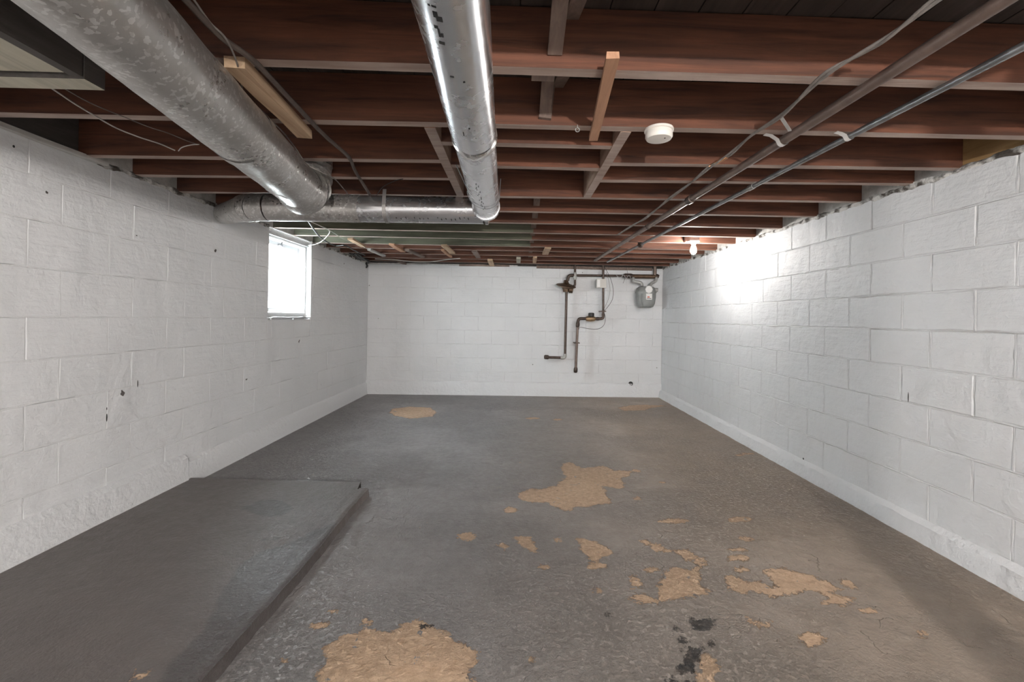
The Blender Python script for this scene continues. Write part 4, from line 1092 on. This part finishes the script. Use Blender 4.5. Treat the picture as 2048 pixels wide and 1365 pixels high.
rg = thing('gas_regulator', 'brown flying saucer shaped gas regulator on the far wall', 'regulator', bp(1134, 572))
ct = bp(1132, 572)
MB().lathe([(0.03, 0.055), (0.045, 0.035), (0.13, 0.012), (0.145, 0.004), (0.145, -0.006), (0.13, -0.014), (0.055, -0.030), (0.045, -0.055)], ct, axis=(0.12, -0.25, 1), seg=32).build('diaphragm_housing', M['bronze'], rg, smooth=True)
MB().tube([ct + Vector((0, 0, 0.03)), ct + Vector((0, 0, 0.085))], [0.045, 0.028], 14).build('spring_tower', M['bronze'], rg, smooth=True)
MB().tube([ct + Vector((0.0, 0, -0.02)), ct + Vector((0.005, 0, -0.09))], [0.055, 0.045], 14, nz=0.006, nf=40).build('valve_body', M['bronze'], rg, smooth=True)
MB().tube([ct + Vector((0.05, -0.01, -0.06)), ct + Vector((0.10, -0.02, -0.07))], [0.045, 0.04], 12, nz=0.006, nf=40).build('outlet', M['bronze'], rg, smooth=True)

YP = 6.445
def bp(x, y, Y=6.445): return at(x, y, Y=Y)
s2 = thing('valve_piping', 'dark iron pipe with a brass valve stepping down the far wall below the beige box', 'pipe', bp(1154, 742))
rod([bp(1206.5, 527), bp(1206.5, 632)], 0.0165).build('pipe_length', M['iron'], s2, smooth=True)
rod([bp(1206.5, 628), bp(1206.5, 637.5), bp(1198, 638)], 0.021, bend=0.05).build('elbow', M['iron'], s2, smooth=True)
MB().tube([bp(1198, 638), bp(1195, 638), bp(1190, 638)], [0.024, 0.026, 0.02], 10).build('coupling', M['iron'], s2, smooth=True)
vb = bp(1181, 638)
MB().tube([vb + Vector((-0.07, 0, 0)), vb + Vector((-0.05, 0, 0)), vb, vb + Vector((0.05, 0, 0)), vb + Vector((0.07, 0, 0))], [0.026, 0.036, 0.042, 0.036, 0.026], 14).build('valve_body', M['brass'], s2, smooth=True)
MB().lathe([(0.03, 0.03), (0.042, 0.036), (0.044, 0.075), (0.036, 0.086), (0.01, 0.088)], vb + Vector((0.01, 0, 0)), seg=18).build('valve_cap', M['wireblack'], s2, smooth=True)
rod([vb + Vector((-0.06, 0, 0)), bp(1157.5, 637.5), bp(1155.5, 646)], 0.021, bend=0.05).build('elbow', M['iron'], s2, smooth=True)
MB().tube([bp(1156, 644), bp(1155.7, 648), bp(1155.3, 653), bp(1155, 655)], [0.021, 0.028, 0.028, 0.02], 12).build('coupling', M['iron'], s2, smooth=True)
rod([bp(1155.5, 645), bp(1151.5, 738)], 0.0185).build('pipe_length', M['iron_brown'], s2, smooth=True)
MB().tube([bp(1151.8, 735), bp(1151.5, 738), bp(1151.2, 744), bp(1151, 746)], [0.02, 0.028, 0.028, 0.018], 12).build('end_cap', M['iron'], s2, smooth=True)
for (x, y) in ((1154, 686.5), (1206.5, 623)):
    c0 = bp(x, y); MB().box(c0.x - 0.038, c0.x + 0.038, c0.y - 0.024, YB, c0.z - 0.007, c0.z + 0.007).build('pipe_clamp', M['iron'], s2)

bb = thing('control_box', 'small beige plastic box on the vertical pipe on the far wall', 'box', bp(1203, 567, 6.39))
a, b = bp(1193.5, 558, 6.38), bp(1212.5, 576, 6.38)
MB().box(a.x, b.x, 6.38, 6.425, b.z, a.z).build('housing', M['boxbeige'], bb, bevel=0.004)
MB().box(a.x + 0.006, a.x + 0.05, 6.374, 6.38, b.z + 0.012, a.z - 0.012).build('cover_panel', M['labelwhite'], bb, bevel=0.002)
MB().box((a.x + b.x) / 2 - 0.02, (a.x + b.x) / 2 + 0.03, 6.425, YB, (a.z + b.z) / 2 - 0.01, (a.z + b.z) / 2 + 0.01).build('bracket', M['iron'], bb)

def wallwire(name, pix, r, mat, label, Y=6.40):
    o = MB().tube(spline([bp(x, y, Y) for x, y in pix], 6), r, 6).build(name, mat, smooth=True); tag(o, label, 'wire')
wallwire('dangling_wire', [(1209, 534), (1215, 545), (1222, 560), (1226.5, 580), (1225, 598), (1218, 611), (1209, 622)], 0.0032, M['wireblack'], 'thin dark wire bowing out from the ceiling beside the beige box')
wallwire('pale_dangling_wire', [(1212, 545), (1217, 560), (1220, 580), (1217, 598), (1208, 618)], 0.0026, M['cable'], 'paler thin wire just inside the dark bowed wire')
wallwire('curled_wire', [(1208, 625), (1211, 637), (1208, 650), (1200, 657), (1188, 659), (1172, 657), (1160, 655), (1157, 660)], 0.0032, M['wireblack'], 'thin dark wire curling under the brass valve')
wallwire('twisted_wire_bits', [(1232, 550), (1240, 556), (1247, 550), (1252, 557), (1258, 551), (1262, 558)], 0.003, M['steel'], 'short twisted wire ends round the pipe union')
wallwire('wire_whisker', [(1253, 535), (1255, 550), (1249, 560), (1246, 567)], 0.0022, M['wireblack'], 'thin wire whisker hanging from the top of the far wall')

# gas meter
YM = 6.40
gm = thing('gas_meter', 'grey gas meter with white labels hanging on the far wall', 'gas meter', bp(1292, 595, YM))
c = bp(1291.5, 594, YM)
def sect(zrel, hw, hd, n=20, p=3.5):
    return [(c.x + hw * math.copysign(abs(math.cos(a)) ** (2 / p), math.cos(a)), c.y + hd * math.copysign(abs(math.sin(a)) ** (2 / p), math.sin(a)), c.z + zrel) for a in [2 * math.pi * k / n for k in range(n)]]
def loft(secs):
    mb = MB(); vs = [p for s_ in secs for p in s_]; n = len(secs[0]); fs = []
    for i in range(len(secs) - 1):
        for k in range(n): fs.append((i * n + k, i * n + (k + 1) % n, (i + 1) * n + (k + 1) % n, (i + 1) * n + k))
    fs.append(tuple(reversed(range(n)))); fs.append(tuple((len(secs) - 1) * n + k for k in range(n))); return mb.add(vs, fs)
loft([sect(-0.155, 0.075, 0.05), sect(-0.145, 0.105, 0.065), (sect(-0.10, 0.125, 0.078)), sect(0.0, 0.138, 0.088), sect(0.055, 0.138, 0.088)]).build('case', M['metergrey'], gm, smooth=True)
loft([sect(0.055, 0.146, 0.096), sect(0.068, 0.146, 0.096)]).build('flange', M['metergrey'], gm, smooth=True)
loft([sect(0.068, 0.135, 0.085), sect(0.12, 0.128, 0.08), sect(0.145, 0.10, 0.06), sect(0.15, 0.05, 0.03)]).build('top_case', M['metergrey'], gm, smooth=True)
loft([[(x_, y_ - 0.055, z_) for x_, y_, z_ in sect(-0.13, 0.062, 0.045)], [(x_, y_ - 0.06, z_) for x_, y_, z_ in sect(-0.06, 0.09, 0.055)], [(x_, y_ - 0.06, z_) for x_, y_, z_ in sect(0.04, 0.09, 0.055)]]).build('front_diaphragm', M['metergrey'], gm, smooth=True)
MB().tube([(c.x + 0.10, c.y - 0.02, c.z + 0.105), (c.x + 0.165, c.y - 0.02, c.z + 0.10)], 0.028, 14).build('side_knob', M['meterpipe'], gm, smooth=True)
MB().lathe([(0.055, 0.0), (0.055, -0.018), (0.045, -0.022)], (c.x + 0.015, c.y - 0.085, c.z + 0.10), axis=(0, 1, 0), seg=8).build('index_window', M['labelwhite'], gm)
lb = MB().box(c.x - 0.03, c.x + 0.055, c.y - 0.121, c.y - 0.116, c.z - 0.045, c.z + 0.04).build('label_plate', M['labelwhite'], gm)
MB().box(c.x - 0.022, c.x + 0.045, c.y - 0.1225, c.y - 0.121, c.z - 0.032, c.z - 0.024).build('label_print', M['black'], gm)
MB().box(c.x - 0.012, c.x + 0.02, c.y - 0.1225, c.y - 0.121, c.z - 0.018, c.z + 0.0).build('label_print', M['labelred'], gm)
rod([bp(1266.5, 556, YM + 0.06), bp(1266.5, 563, YM + 0.04), bp(1283, 566, YM + 0.02), bp(1284, 573, YM)], 0.022, bend=0.06).build('inlet_pipe', M['meterpipe'], gm, smooth=True)
rod([bp(1313, 556, YM + 0.06), bp(1312, 563, YM + 0.04), bp(1302, 567, YM + 0.02), bp(1301, 574, YM)], 0.022, bend=0.06).build('outlet_pipe', M['meterpipe'], gm, smooth=True)
MB().box(c.x - 0.05, c.x + 0.05, c.y + 0.07, YB, c.z - 0.02, c.z + 0.02).build('wall_bracket', M['iron'], gm)

# open pipe stub low on the far wall
st = thing('pipe_stub', 'short black open pipe stub low on the far wall near the right corner', 'pipe', at(1263, 769, Y=6.56))
q = at(1263, 769, Y=6.55)
MB().tube([q + Vector((0, 0.05, 0)), q], 0.02, 14, caps=False).build('stub', M['wireblack'], st, smooth=True)
MB().lathe([(0.034, 0.0), (0.034, -0.006)], (q.x, 6.60 - 0.001, q.z), axis=(0, 1, 0), seg=16).build('flange', M['black'], st)
